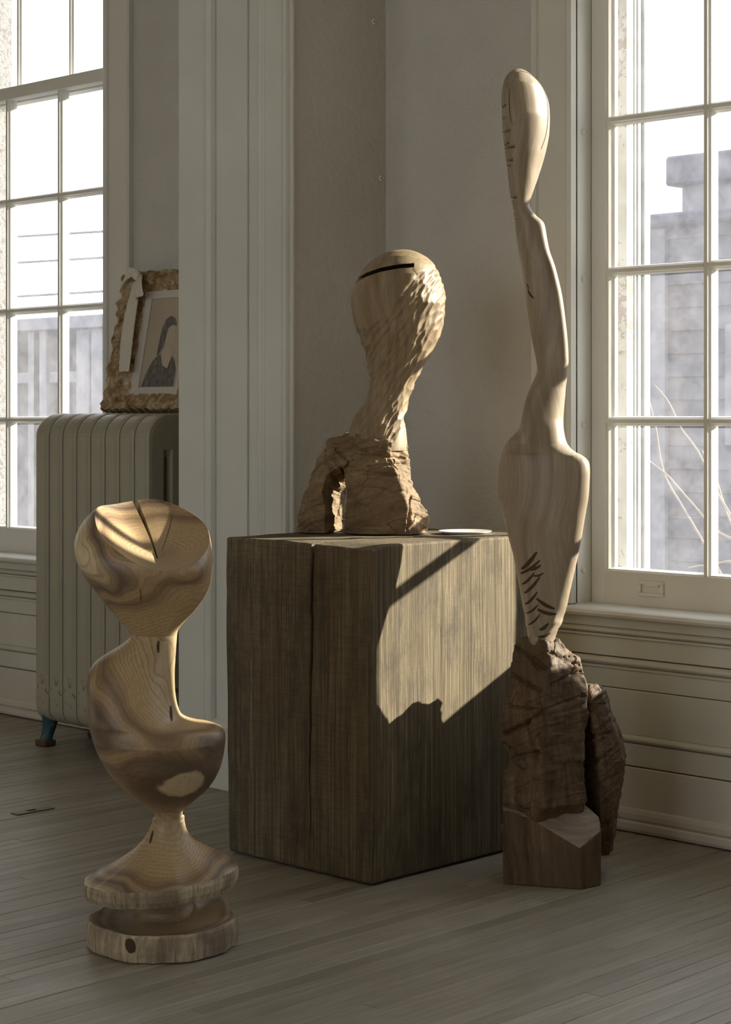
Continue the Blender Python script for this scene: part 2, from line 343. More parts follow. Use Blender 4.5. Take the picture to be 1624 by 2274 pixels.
# outdoors
M['ground'] = NT('pale paved yard').done((0.30, 0.29, 0.28), 0.9)
t = NT('grey siding'); M['siding'] = t.done((0.075, 0.073, 0.082), 0.8)
M['siding_dark'] = NT('dark parapet').done((0.05, 0.053, 0.07), 0.8)
M['siding_pale'] = NT('pale cladding').done((0.14, 0.142, 0.155), 0.8)
M['twig'] = NT('pale dry twig').done((0.36, 0.30, 0.22), 0.8)
M['wire'] = NT('black cable').done((0.12, 0.13, 0.15), 0.7)

# ================================================================== THE ROOM
ZC = 3.7
# ---- floor: slab with strip planks as parts
floor = box('floor', -7.0, 7.0, -7.5, 0.0, -0.08, -0.004, M['dark']); tag(floor, 'pale worn narrow strip wooden floor', 'floor', kind='structure')
PW = 0.0404
def plank_geo(x0, x1, y0, y1, dz):
    g, c = 0.0004, 0.0006; z1 = dz
    a = [(x0 + g, y0 + g, -0.004), (x1 - g, y0 + g, -0.004), (x1 - g, y1 - g, -0.004), (x0 + g, y1 - g, -0.004)]
    b = [(x0 + g, y0 + g, z1 - c), (x1 - g, y0 + g, z1 - c), (x1 - g, y1 - g, z1 - c), (x0 + g, y1 - g, z1 - c)]
    d = [(x0 + g + c, y0 + g + c, z1), (x1 - g - c, y0 + g + c, z1), (x1 - g - c, y1 - g - c, z1), (x0 + g + c, y1 - g - c, z1)]
    v = a + b + d
    f = [(0, 1, 5, 4), (1, 2, 6, 5), (2, 3, 7, 6), (3, 0, 4, 7), (4, 5, 9, 8), (5, 6, 10, 9), (6, 7, 11, 10), (7, 4, 8, 11), (8, 9, 10, 11)]
    return v, f
def seen_size(x0, x1, y0, y1):
    xs, ys = [], []
    for X in (x0, x1):
        for Y in np.linspace(y0, y1, 7):
            rel = np.array([X, Y]) - CAM; d = rel @ FWD
            if d < 1.0: continue
            px = CX + F * (rel @ RGT) / d; py = HY + F * H / d
            if -30 < px < 1654 and py < 2300: xs.append(px); ys.append(py)
    return 0 if len(xs) < 2 else (max(xs) - min(xs) + 4) * 0.15 * (max(ys) + 1) / 2000 + 1
planks = []
rng = random.Random(3)
for i in range(int(14 / PW)):
    x0 = -7.0 + i * PW; y = -7.5 + rng.uniform(-1.5, 0)
    while y < 0:
        L = rng.choice((0.75, 1.1, 1.5, 1.9, 2.3)) * rng.uniform(0.9, 1.1); y0, y1 = max(y, -7.5), min(y + L, 0.0); y += L
        if y1 - y0 < 0.02: continue
        planks.append((seen_size(x0, x0 + PW, y0, y1), x0, x0 + PW, y0, y1, rng.uniform(-0.0006, 0.0006), min(1, max(0, rng.gauss(0.5, 0.22)))))
planks.sort(key=lambda p: -p[0])
def tint_attr(me, vals):
    at_ = me.attributes.new('tint', 'FLOAT', 'FACE'); at_.data.foreach_set('value', vals)
bigV, bigF, bigT = [], [], []
for k, (sz, x0, x1, y0, y1, dz, tn) in enumerate(planks):
    v, f = plank_geo(x0, x1, y0, y1, dz)
    if k < 300 and sz > 0:
        me = pymesh(v, f, 'plank'); tint_attr(me, [tn] * len(f)); obj('plank', me, M['floor'], floor)
    else:
        o = len(bigV); bigV += v; bigF += [tuple(q + o for q in ff) for ff in f]; bigT += [tn] * len(f)
me = pymesh(bigV, bigF, 'plank_field'); tint_attr(me, bigT); o = obj('plank_field', me, M['floor'], floor); o['kind'] = 'stuff'

# ---- shell walls
RW, LW, FW = (0.685, 2.021), (-2.613, -1.277), (-5.0, -3.7)     # openings in the window wall
WZ0, WZ1, WT = 0.555, 3.42, 0.30
def wall_with_openings(name, a0, a1, openings, y0, y1, mat, label, axis='x', z0o=WZ0, z1o=WZ1):
    bm = bmesh.new(); cur = a0
    def bx(p, q, z0, z1):
        if axis == 'x': add_box(bm, p, q, y0, y1, z0, z1)
        else: add_box(bm, y0, y1, p, q, z0, z1)
    for s, e in sorted(openings):
        bx(cur, s, 0, ZC); bx(s, e, 0, z0o); bx(s, e, z1o, ZC); cur = e
    bx(cur, a1, 0, ZC)
    return tag(obj(name, bm_mesh(bm, name), mat), label, 'wall', kind='structure')
wall_n = wall_with_openings('wall_north', -7.0, 7.0, [RW, LW, FW, (3.0, 4.3), (5.0, 6.3)], 0.0, WT - 0.02, M['plaster'], 'textured grey plaster wall that holds both tall windows')
wall_ext = wall_with_openings('wall_exterior', -7.3, 7.3, [RW, LW, FW, (3.0, 4.3), (5.0, 6.3)], WT - 0.02, WT, M['stucco'], 'rough stucco outer face of the window wall')
PY = -0.374; PX = -0.463
bm = bmesh.new(); add_box(bm, PX, 0, PY, 0, 0, ZC); add_box(bm, PX, 0, -4.4, PY, 2.8, ZC); add_box(bm, PX, 0, -7.5, -4.4, 0, ZC)
wall_p = tag(obj('wall_partition', bm_mesh(bm), M['plaster']), 'thick grey plaster partition stub at the room corner', 'wall', kind='structure')
wall_s = wall_with_openings('wall_south', -7.0, 7.0, [(-1.6, -0.2), (0.3, 1.7), (2.2, 3.6)], -7.8, -7.5, M['plaster'], 'plaster wall behind the camera with tall windows', z0o=0.6, z1o=3.2)
wall_w = tag(box('wall_west', -7.3, -7.0, -7.8, 0.0, 0, ZC, M['plaster_far']), 'far end wall of the next room', 'wall', kind='structure')
wall_e = tag(box('wall_east', 7.0, 7.3, -7.8, 0.0, 0, ZC, M['wall_dimmed']), 'end wall right of the camera', 'wall', kind='structure')
tag(box('ceiling', -7.3, 7.3, -7.8, WT, ZC, ZC + 0.1, M['ceil']), 'plain pale ceiling', 'ceiling', kind='structure')

# ---- panelled jamb of the wide opening (faces the camera)
jamb = tag(empty('trim_1', (PX / 2, PY, 0)), 'pale panelled jamb of the wide opening between the rooms', 'panelling', kind='structure')
def J(name, x0, x1, y0, y1, z0, z1, mat='jamb', bev=0.002):
    o = box(name, x0, x1, y0, y1, z0, z1, M[mat], jamb, bev); o.matrix_parent_inverse = Matrix.Translation((-PX / 2, -PY, 0)); return o
jx = lambda px: x_on_y(px, PY - 0.02)
XL = jx(402); jt = 2.8
J('panel', PX + 0.001, -0.012, PY - 0.010, PY, 0, jt)
J('stile', XL, jx(455), PY - 0.024, PY - 0.010, 0, jt)
J('stile', jx(590), jx(628), PY - 0.024, PY - 0.010, 0, jt)
J('rail', jx(455), jx(590), PY - 0.024, PY - 0.010, 0, 0.165)
J('rail', jx(455), jx(590), PY - 0.024, PY - 0.010, 2.6, jt)
def bead(x0, x1, z0, z1):
    y = PY - 0.010; w = x1 - x0
    prof = [(x0, y), (x0, y - 0.013)] + [(x0 + w * (0.15 + 0.7 * k / 6), y - 0.016 - 0.006 * math.sin(math.pi * k / 6)) for k in range(7)] + [(x1, y - 0.006), (x1, y)]
    o = prism('moulding', prof, z0, z1, 'z', M['jamb'], jamb); o.matrix_parent_inverse = Matrix.Translation((-PX / 2, -PY, 0))
bead(jx(455), jx(475), 0.165, 2.6); bead(jx(590), jx(572), 0.165, 2.6)
J('moulding', jx(543), jx(547), PY - 0.017, PY - 0.010, 0.20, 2.6, bev=0.001)
o = prism('moulding', [(PY - 0.010, 0.165), (PY - 0.028, 0.165), (PY - 0.031, 0.178), (PY - 0.026, 0.190), (PY - 0.014, 0.198), (PY - 0.010, 0.198)], jx(457), jx(588), 'x', M['jamb'], jamb)
o.matrix_parent_inverse = Matrix.Translation((-PX / 2, -PY, 0))
J('corner_bead', jx(629.5), 0.004, PY - 0.026, PY + 0.004, 0, ZC)
J('casing_strip', 0.0, 0.012, PY + 0.001, y_on_x(648, 0.012), 0, ZC)

# ---- windows
def make_window(name, X0, X1, label, screws=False, pull=False):
    w = tag(empty(name, ((X0 + X1) / 2, 0.06, WZ0)), label, 'window', kind='structure')
    inv = Matrix.Translation((-(X0 + X1) / 2, -0.06, -WZ0))
    def B(nm, x0, x1, y0, y1, z0, z1, mat='sash', bev=0.002, par=w):
        o = box(nm, x0, x1, y0, y1, z0, z1, M[mat], par, bev)
        o.matrix_parent_inverse = inv; return o
    def PZ(nm, prof, a, b, ax, mat='sash'):
        o = prism(nm, prof, a, b, ax, M[mat], w); o.matrix_parent_inverse = inv; return o
    # casing: flat board, groove and inner bead, both sides
    for s, xe in ((-1, X0), (1, X1)):
        def cx(d): return xe + s * d
        pr = [(cx(0.0), 0.004), (cx(0.0), -0.022), (cx(0.012), -0.026), (cx(0.020), -0.022), (cx(0.023), -0.015), (cx(0.110), -0.018), (cx(0.114), -0.026), (cx(0.130), -0.026), (cx(0.136), -0.020), (cx(0.136), 0.0)]
        PZ('casing', pr if s > 0 else pr[::-1], WZ0 + 0.008, WZ1, 'z', 'trim')
        # reveal board and outside jamb
        B('reveal', min(cx(0.012), cx(-0.001)), max(cx(0.012), cx(-0.001)), 0.004, 0.0625, WZ0, WZ1, 'sash', 0.001)
        B('jamb_board', min(xe, cx(-0.046)), max(xe, cx(-0.046)), 0.156, 0.19, WZ0, WZ1, 'peel', 0.002)
        B('gasket', min(xe, cx(-0.036)), max(xe, cx(-0.036)), 0.19, 0.238, WZ0, WZ1, 'gasket', 0)
        B('storm_track', min(xe, cx(-0.046)), max(xe, cx(-0.046)), 0.194, 0.202, WZ0, WZ1, 'storm', 0.001)
        B('storm_track', min(xe, cx(-0.046)), max(xe, cx(-0.046)), 0.210, 0.223, WZ0, WZ1, 'storm', 0.001)
        B('storm_frame', min(xe, cx(-0.050)), max(xe, cx(-0.050)), 0.232, 0.262, WZ0, WZ1, 'storm', 0.002)
    gx0, pitch = X0 + 0.048, 0.31; gx1 = gx0 + 4 * pitch
    def sash(y, z0, rows, brail, trail, ph):
        yb, yg = y + 0.040, y + 0.026
        B('stile', X0 + 0.0005, gx0, y, yb, z0, rows[-1] + trail); B('stile', gx1, X1 - 0.0005, y, yb, z0, rows[-1] + trail)
        if brail: B('rail', gx0, gx1, y, yb, z0, rows[0])
        B('rail', gx0, gx1, y - (0.004 if ph else 0), yb, rows[-1], rows[-1] + trail)
        hv = lambda c: [(c - 0.005, y), (c + 0.005, y), (c + 0.007, y + 0.006), (c + 0.010, y + 0.010), (c + 0.0125, yg - 0.004), (c + 0.0125, yb - 0.003), (c + 0.008, yb), (c - 0.008, yb), (c - 0.0125, yb - 0.003), (c - 0.0125, yg - 0.004), (c - 0.010, y + 0.010), (c - 0.007, y + 0.006)]
        for k in (1, 2, 3): PZ('muntin', hv(gx0 + k * pitch), rows[0], rows[-1], 'z')
        for zc in rows[1:-1]:
            for k in range(4):
                PZ('muntin', hv(0), 0, 1, 'x') if False else None
                a, b = gx0 + k * pitch + (0.0125 if k else 0), gx0 + (k + 1) * pitch - (0.0125 if k < 3 else 0)
                o = prism('muntin', [(q[1] + 0.0003, q[0] + zc) for q in hv(0)], a - 0.006, b + 0.006, 'x', M['sash'], w); o.matrix_parent_inverse = inv
        # glazing beads against the stiles and rails, and the panes
        for (a, b) in ((gx0, gx0 + 0.012), (gx1 - 0.012, gx1)):
            s = 1 if a == gx0 else -1; e = gx0 if s > 0 else gx1
            PZ('glazing_bead', [(e - s * 0.001, y + 0.004), (e + s * 0.005, y + 0.006), (e + s * 0.008, y + 0.014), (e + s * 0.013, yg - 0.003), (e + s * 0.013, yg + 0.010), (e - s * 0.001, yg + 0.010)], rows[0], rows[-1], 'z')
        PZ('glazing_bead', [(y + 0.004, rows[0] - 0.001), (y + 0.006, rows[0] + 0.003), (yg - 0.003, rows[0] + 0.006), (yg + 0.01, rows[0] + 0.006), (yg + 0.01, rows[0] - 0.001)], gx0, gx1, 'x')
        for r in range(len(rows) - 1):
            for k in range(4):
                o = box('pane', gx0 + k * pitch + 0.006, gx0 + (k + 1) * pitch - 0.006, yg, yg + 0.003, rows[r] + 0.004, rows[r + 1] - 0.004, M['glass'], w); o.matrix_parent_inverse = inv
    sash(0.063, WZ0, [0.649, 1.038, 1.430, 1.825, 2.192], True, 0.044, 1)
    sash(0.112, 2.186, [2.236, 2.62, 3.00, 3.36], True, 0.055, 0)
    B('stop_board', X0, X1, 0.105, 0.111, WZ0, WZ0 + 0.03)
    B('outer_sill', X0, X1, 0.105, WT + 0.06, WZ0 - 0.02, WZ0 + 0.028, 'peel', 0.004)
    if screws:
        for py in (297, 620, 942, 1262):
            y = 0.030; z = z_at(py, 4.95)
            v, f = [], []
            prof = [(0.0105, 0.0), (0.0105, 0.002), (0.008, 0.0042), (0.0058, 0.0018), (0.0035, 0.0038), (0.0, 0.004)]
            for (r, h) in prof:
                for q in range(14): v.append((X0 + 0.001 + h, y + r * math.cos(q * math.tau / 14), z + r * math.sin(q * math.tau / 14)))
            f = grid_faces(len(prof), 14)
            o = obj('screw_cap', pymesh(v, f), M['sash'], w); o.matrix_parent_inverse = inv
    if pull:
        c = at_y(1447, 1308, 0.062); x, z = c.x, c.z; y = 0.063
        bm = bmesh.new(); ow, oh, iw, ih = 0.040, 0.019, 0.030, 0.0105
        add_box(bm, x - ow, x + ow, y - 0.007, y, z + ih, z + oh, 0.002); add_box(bm, x - ow, x + ow, y - 0.007, y, z - oh, z - ih, 0.002)
        add_box(bm, x - ow, x - iw, y - 0.007, y, z - ih, z + ih, 0.002); add_box(bm, x + iw, x + ow, y - 0.007, y, z - ih, z + ih, 0.002)
        add_box(bm, x - iw, x + iw, y - 0.001, y + 0.001, z - ih, z + ih)
        add_box(bm, x - 0.016, x + 0.026, y - 0.012, y - 0.004, z + ih - 0.003, z + ih + 0.002, 0.001)
        o = obj('sash_pull', bm_mesh(bm), M['sash'], w); o.matrix_parent_inverse = inv
    return w
make_window('window_1', RW[0], RW[1], 'tall white multi-pane sash window beside the tall sculpture', True, True)
make_window('window_2', LW[0], LW[1], 'tall white multi-pane sash window behind the radiator')

# ---- stool, wainscot boards and baseboards of the window wall
def wains(X0, X1, tagname, label):
    w = tag(empty(tagname, ((X0 + X1) / 2, 0, 0)), label, 'panelling', kind='structure'); inv = Matrix.Translation((-(X0 + X1) / 2, 0, 0))
    def bd(nm, z0, z1, y, mat='wains', bev=0.0015, x0=X0, x1=X1):
        o = box(nm, x0, x1, y, 0.0, z0, z1, M[mat], w, bev); o.matrix_parent_inverse = inv
    def pr(nm, prof, mat='wains', x0=X0, x1=X1):
        o = prism(nm, prof, x0, x1, 'x', M[mat], w); o.matrix_parent_inverse = inv
    def half(z0, z1, y, b):
        n = 7; pr('moulding', [(y, z0), (y, z0)][:1] + [(y - b * math.sin(math.pi * k / n) ** 0.8, z0 + (z1 - z0) * k / n) for k in range(1, n)] + [(y, z1), (0, z1), (0, z0)])
    pr('window_stool', [(0.062, 0.537), (-0.046, 0.537), (-0.056, 0.541), (-0.060, 0.548), (-0.057, 0.556), (-0.050, 0.560), (0.062, 0.5625)], 'trim')
    bd('apron_board', 0.512, 0.5365, -0.026); half(0.494, 0.511, -0.022, 0.012); bd('board', 0.487, 0.4935, -0.026, bev=0.001)
    bd('board', 0.438, 0.4865, -0.018); half(0.414, 0.435, -0.018, 0.013); bd('board', 0.406, 0.4135, -0.021, bev=0.001)
    bd('board', 0.3585, 0.4055, -0.018); bd('board', 0.244, 0.3565, -0.019); half(0.224, 0.2438, -0.018, 0.010); bd('board', 0.166, 0.2225, -0.020)
    bd('baseboard', 0.060, 0.1628, -0.023, 'base', 0.002)
    pr('base_cap', [(0, 0.030), (-0.030, 0.030), (-0.034, 0.036), (-0.034, 0.048), (-0.030, 0.057), (-0.022, 0.0615), (0, 0.0615)], 'base')
    pr('shoe_strip', [(0, 0.004), (-0.040, 0.004), (-0.043, 0.012), (-0.042, 0.026), (-0.036, 0.0296), (0, 0.0296)], 'base')
wains(RW[0] - 0.136, RW[1] + 0.136, 'trim_2', 'cream painted boards and mouldings below the window by the tall sculpture')
wains(LW[0] - 0.136, LW[1] + 0.136, 'trim_3', 'cream painted boards and mouldings below the window behind the radiator')
def baseboard(name, x0, x1, label):
    prism(name, [(0, 0.004), (-0.030, 0.004), (-0.032, 0.03), (-0.020, 0.036), (-0.018, 0.15), (-0.010, 0.162), (0, 0.164)], x0, x1, 'x', M['base'])
    tag(bpy.data.objects[name], label, 'baseboard', kind='structure')
baseboard('baseboard_north', 0.0, RW[0] - 0.137, 'cream baseboard behind the timber block')
baseboard('baseboard_far', LW[1] + 0.137, PX, 'cream baseboard behind the radiator')
# ---- two old wall plugs left in the plaster beside the corner
def wall_plug(px, py, label):
    X = 0.0; Y = y_on_x(px, X); d = (np.array([X, Y]) - CAM) @ FWD; z = z_at(py, d)
    e = tag(empty('wall_plug', (X, Y, z)), label, 'wall plug')
    prof = [(0.0075, 0.0), (0.007, 0.004), (0.0045, 0.006), (0.003, 0.004)]; v = []
    for (r, h) in prof:
        for q in range(12):
            rr = r * (1 + 0.25 * math.sin(q * 2.3)); v.append((h, rr * math.cos(q * math.tau / 12), rr * math.sin(q * math.tau / 12)))
    obj('collar', pymesh(v, grid_faces(4, 12)), M['trim'], e); obj('plug', tube_mesh([(0, 0, 0), (0.0045, 0, 0)], 0.0042, 10), M['brass'], e)
wall_plug(829, 48, 'small brown wall plug high up near the plaster corner')
wall_plug(845, 396, 'small chipped wall plug lower down at the plaster corner')
# ---- floor plate
c = at_floor(73, 1802, 0.0); fp = tag(empty('floor_plate', (c.x, c.y, 0.001)), 'small brass cover plate let into the floorboards at the left', 'floor plate')
bm = bmesh.new(); add_box(bm, -0.017, 0.017, -0.06, -0.016, 0, 0.003, 0.001); add_box(bm, -0.017, 0.017, 0.012, 0.06, 0, 0.003, 0.001); add_box(bm, -0.017, -0.008, -0.016, 0.012, 0, 0.003); add_box(bm, 0.008, 0.017, -0.016, 0.012, 0, 0.003)
obj('plate', bm_mesh(bm), M['brass'], fp); o = box('slot', -0.008, 0.008, -0.016, 0.012, 0, 0.0006, M['char'], fp)

# ================================================================== TIMBER BLOCK
BX0, BX1, BY0, BY1, BZ = 0.306, 0.795, -0.887, -0.300, 0.762
blk = tag(empty('timber_block', ((BX0 + BX1) / 2, (BY0 + BY1) / 2, 0)), 'large weathered squared timber block with a long crack carrying the bulb sculpture', 'pedestal')
nx, ny, nz = 46, 50, 60
hx, hy = (BX1 - BX0) / 2, (BY1 - BY0) / 2
def block_mesh():
    bm = bmesh.new(); add_box(bm, -hx, hx, -hy, hy, 0.004, BZ, 0.006, 2)
    bmesh.ops.subdivide_edges(bm, edges=[e for e in bm.edges if e.calc_length() > 0.2], cuts=40, use_grid_fill=True)
    bm.verts.ensure_lookup_table(); P = np.array([v.co[:] for v in bm.verts])
    # slightly uneven faces, the foot drawn in a little, a shallow hollow along the front top edge
    n1 = fbm(P * 6, 3); n2 = vnoise(P * np.array([40, 40, 4]), 8)
    P[:, 0] += np.sign(P[:, 0]) * (0.0022 * n1 + 0.001 * n2) * (np.abs(P[:, 0]) > hx - 0.01); P[:, 1] += np.sign(P[:, 1]) * (0.0022 * n1 + 0.001 * n2) * (np.abs(P[:, 1]) > hy - 0.01)
    top = P[:, 2] > BZ - 0.007
    P[:, 2] -= top * (0.004 * np.abs(fbm(P * 5, 21)) + 0.008 * np.exp(-((P[:, 1] + hy) / 0.035) ** 2) * smooth01(P[:, 0], -0.12, 0.2))
    P[:, 0] += 0.010 * (1 - P[:, 2] / BZ) * (P[:, 0] < 0) * 1.0
    for v, p in zip(bm.verts, P): v.co = p
    return bm_mesh(bm)
# the long drying crack: a thin wavy wedge cut from the front face and running over the top
cxw = x_on_y(691, BY0) - (BX0 + BX1) / 2
def wedge(x_of_z, w_of_z, y0, depth, z0, z1, n=26):
    v, f = [], []
    for i in range(n):
        z = z0 + (z1 - z0) * i / (n - 1); x = x_of_z(z); w = w_of_z(z)
        v += [(x - w, y0 - 0.02, z), (x + w, y0 - 0.02, z), (x + w * 0.5, y0 + depth, z), (x - w * 0.5, y0 + depth, z)]
    for i in range(n - 1):
        for k in range(4): f.append((i * 4 + k, i * 4 + (k + 1) % 4, i * 4 + 4 + (k + 1) % 4, i * 4 + 4 + k))
    f += [(3, 2, 1, 0), tuple(range((n - 1) * 4, n * 4))]
    return pymesh(v, f)
wob = random.Random(5); ph = [wob.uniform(0, 6) for _ in range(4)]
crk = wedge(lambda z: cxw + 0.010 * (z / BZ - 0.5) + 0.0016 * math.sin(z * 31 + ph[0]) + 0.001 * math.sin(z * 83 + ph[1]),
            lambda z: 0.0007 + 0.0042 * min(1, max(0, (z - 0.03) / 0.5)) + 0.0004 * math.sin(z * 57), -hy, 0.30, 0.03, BZ + 0.03)
ob = obj('timber', cut(block_mesh(), [crk]), M['timber'], blk)
# dish on the block top
c = at_floor(1033, 1183.5, BZ); dsh = tag(empty('shallow_dish', (c.x, c.y, BZ - 0.002)), 'small shallow white dish lying on the timber block', 'dish')
prof = [(0.0, 0.0015), (0.030, 0.0015), (0.050, 0.003), (0.064, 0.0075), (0.066, 0.0078), (0.0665, 0.007), (0.053, 0.001), (0.045, 0.0), (0.0, 0.0)]; v = []
for (r, h) in prof:
    for q in range(40): v.append((max(r, 1e-4) * math.cos(q * math.tau / 40), max(r, 1e-4) * math.sin(q * math.tau / 40), h))
obj('dish', pymesh(v, grid_faces(len(prof), 40)), M['dish'], dsh, True)

# ================================================================== RADIATOR
RX1, RX0, RY0, RY1, RZ0, RZ1 = -0.668, -1.238, -0.327, -0.085, 0.075, 1.06
rad = tag(empty('radiator', ((RX0 + RX1) / 2, (RY0 + RY1) / 2, 0)), 'old cast iron column radiator with chipped cream paint', 'radiator')
rinv = Matrix.Translation((-(RX0 + RX1) / 2, -(RY0 + RY1) / 2, 0))
NS = 8; RP = (RX1 - RX0) / NS
def section_mesh():
    # outline in (y,z): rounded slab with two slots between three columns
    yc = (RY0 + RY1) / 2; hw = (RY1 - RY0) / 2
    out = []
    def arc(cy, cz, ry, rz, a0, a1, n=9): return [(cy + ry * math.cos(math.radians(a0 + (a1 - a0) * k / n)), cz + rz * math.sin(math.radians(a0 + (a1 - a0) * k / n))) for k in range(n + 1)]
    r1, r2 = 0.088, 0.075
    out += arc(yc - hw + r1, RZ1 - r2, r1, r2, 180, 90); out += arc(yc + hw - r1, RZ1 - r2, r1, r2, 90, 0)
    out += arc(yc + hw - 0.05, RZ0 + 0.05, 0.05, 0.05, 0, -90); out += arc(yc - hw + 0.05, RZ0 + 0.05, 0.05, 0.05, -90, -180)
    # inset loops: flat middle, rolled edges towards the joint with the next section
    O = np.array(out); n = len(O); cen = np.array([yc, (RZ0 + RZ1) / 2])
    T = np.roll(O, -1, 0) - np.roll(O, 1, 0); T /= np.linalg.norm(T, axis=1)[:, None]; N = np.stack([-T[:, 1], T[:, 0]], 1)
    if ((O + N * 0.01 - cen) ** 2).sum() > ((O - cen) ** 2).sum(): N = -N
    hxs = RP / 2 - 0.0004; loops = []
    for off, xx in ((0.016, -hxs), (0.005, -hxs + 0.002), (0.0015, -hxs + 0.009), (0.0, -hxs + 0.018), (0.0, hxs - 0.018), (0.0015, hxs - 0.009), (0.005, hxs - 0.002), (0.016, hxs)):
        L = O + N * off; loops.append([(xx, p[0], p[1]) for p in L])
    V = [p for L in loops for p in L]; f = grid_faces(len(loops), n)
    f += [tuple(range(n))[::-1], tuple(range((len(loops) - 1) * n, len(loops) * n))]
    me = pymesh(V, f)
    cs = []
    for k in (0, 1):
        y = yc + (-0.044 if k == 0 else 0.040)
        bm = bmesh.new(); add_box(bm, -0.2, 0.2, y - 0.006, y + 0.006, RZ0 + 0.13, RZ1 - 0.13, 0.0055, 3); cs.append(bm_mesh(bm))
    # columns are round: scoop the flat faces between them
    for sx in (-1, 1):
        for y in (yc - 0.044, yc + 0.040):
            cs.append(tube_mesh([(sx * (hxs + 0.012), y, RZ0 + 0.11), (sx * (hxs + 0.012), y, RZ1 - 0.11)], 0.0225, 14))
    return cut(me, cs)
smesh = section_mesh(); smesh.materials.clear(); smesh.materials.append(M['radiator'])
for k in range(NS):
    o = obj('section', smesh, None, rad); o.location = (RX0 + RP * (k + 0.5), 0, 0); o.matrix_parent_inverse = rinv
for sx in (0, NS - 1):
    for y, sy in ((RY0 + 0.035, -1), (RY1 - 0.035, 1)):
        xc = RX0 + RP * (sx + 0.5); v = []
        prof = [(0.032, 0.030, 0.0, 0.105), (0.030, 0.026, -0.002, 0.085), (0.024, 0.021, 0.004, 0.055), (0.022, 0.018, 0.012, 0.03), (0.025, 0.021, 0.017, 0.02), (0.026, 0.022, 0.018, 0.002)]
        for a, b, sh, z in prof:
            for q in range(12): v.append((xc + a * math.cos(q * math.tau / 12), y + sy * sh + b * math.sin(q * math.tau / 12), z))
        o = obj('foot', ring_mesh(np.array(v[::-1]), 6, 12), M['teal'], rad, True); o.matrix_parent_inverse = rinv; o['label'] = 'teal painted foot'
        bm = bmesh.new(); add_box(bm, xc - 0.027, xc + 0.027, y + sy * 0.018 - 0.023, y + sy * 0.018 + 0.023, 0.0005, 0.020, 0.005, 2)
        o = obj('foot_pad', bm_mesh(bm), M['iron'], rad); o.matrix_parent_inverse = rinv

# ================================================================== PICTURE ON THE RADIATOR
pb = Vector((-1.088, -0.142, RZ1 + 0.0015)); lean = math.atan2(0.087, 0.44)
PWid, PHt = 0.46, 0.452
pic = empty('framed_picture', (pb.x + PWid / 2, pb.y, pb.z)); pic.rotation_euler = (-lean, 0, 0)
tag(pic, 'framed charcoal drawing in a crusted wavy-edged frame leaning on the radiator', 'picture')
bl, bt, bb, th = 0.118, 0.062, 0.058, 0.040
def rail(p0, p1, w, edge_amp, seed, outer):
    """carved moulding from p0 to p1 (x,z); width w towards the inside"""
    n, m = 46, 10; p0, p1 = np.array(p0), np.array(p1); t = (p1 - p0) / np.linalg.norm(p1 - p0); inn = np.array(outer)
    V = []
    for i in range(n):
        s = i / (n - 1); c = p0 + (p1 - p0) * s; L = np.linalg.norm(p1 - p0) * s
        wv = edge_amp * (0.5 + 0.5 * math.sin(L * 60 + seed)) + 0.004 * math.sin(L * 170 + seed)
        mit0 = min(1.0, s * np.linalg.norm(p1 - p0) / 0.05); 
        prof = [(0.0, 0.0), (0.02, 0.6), (0.10, 0.95), (0.25, 1.0), (0.45, 0.92), (0.62, 0.75), (0.78, 0.72), (0.9, 0.55), (1.0, 0.50), (1.0, 0.0)]
        for k, (a, h) in enumerate(prof):
            carve = 0.10 * math.sin(L * 150 + a * 9 + seed) if 0.05 < a < 0.7 else 0
            q = c + inn * (a * w - wv * (1 - a) * (1 if a < 0.3 else 0)); V.append((q[0], -th * (h + carve), q[1]))
    V = np.array(V); f = grid_faces(n, m) + [tuple(range(m))[::-1], tuple(range((n - 1) * m, n * m))]
    V[:, 1] += -0.003 * fbm(V * 60, seed); V[:, 1] = np.minimum(V[:, 1], -0.0005)
    return pymesh(V, f)
x0, x1 = -PWid / 2, PWid / 2
obj('side_rail', rail((x0, 0.02), (x0, PHt - 0.004), bl, 0.014, 1, (1, 0)), M['gilt'], pic)
obj('side_rail', rail((x1, 0.02), (x1, PHt - 0.004), bl, 0.014, 4, (-1, 0)), M['gilt'], pic)
obj('top_rail', rail((x0 + 0.02, PHt), (x1 - 0.02, PHt), bt, 0.006, 2, (0, -1)), M['gilt'], pic)
obj('bottom_rail', rail((x0 - 0.005, 0.0), (x1 + 0.005, 0.0), bb, 0.0, 3, (0, 1)), M['gilt'], pic)
ix0, ix1, iz0, iz1 = x0 + bl - 0.004, x1 - bl + 0.004, bb - 0.004, PHt - bt + 0.004; lw = 0.026
for a, b, c_, d in (((ix0, iz0), (ix1, iz0), (ix1 - lw, iz0 + lw), (ix0 + lw, iz0 + lw)), ((ix1, iz0), (ix1, iz1), (ix1 - lw, iz1 - lw), (ix1 - lw, iz0 + lw)), ((ix1, iz1), (ix0, iz1), (ix0 + lw, iz1 - lw), (ix1 - lw, iz1 - lw)), ((ix0, iz1), (ix0, iz0), (ix0 + lw, iz0 + lw), (ix0 + lw, iz1 - lw))):
    ym, yi = -0.021, -0.012
    v = [(a[0], ym, a[1]), (b[0], ym, b[1]), (c_[0], yi, c_[1]), (d[0], yi, d[1]), (a[0], 0, a[1]), (b[0], 0, b[1]), (c_[0], -0.004, c_[1]), (d[0], -0.004, d[1])]
    obj('liner', pymesh(v, [(0, 1, 2, 3), (7, 6, 5, 4), (0, 4, 5, 1), (3, 2, 6, 7)]), M['liner'], pic)
sh = box('paper', ix0 + lw - 0.002, ix1 - lw + 0.002, -0.007, -0.004, iz0 + lw - 0.002, iz1 - lw + 0.002, M['paper'], pic)
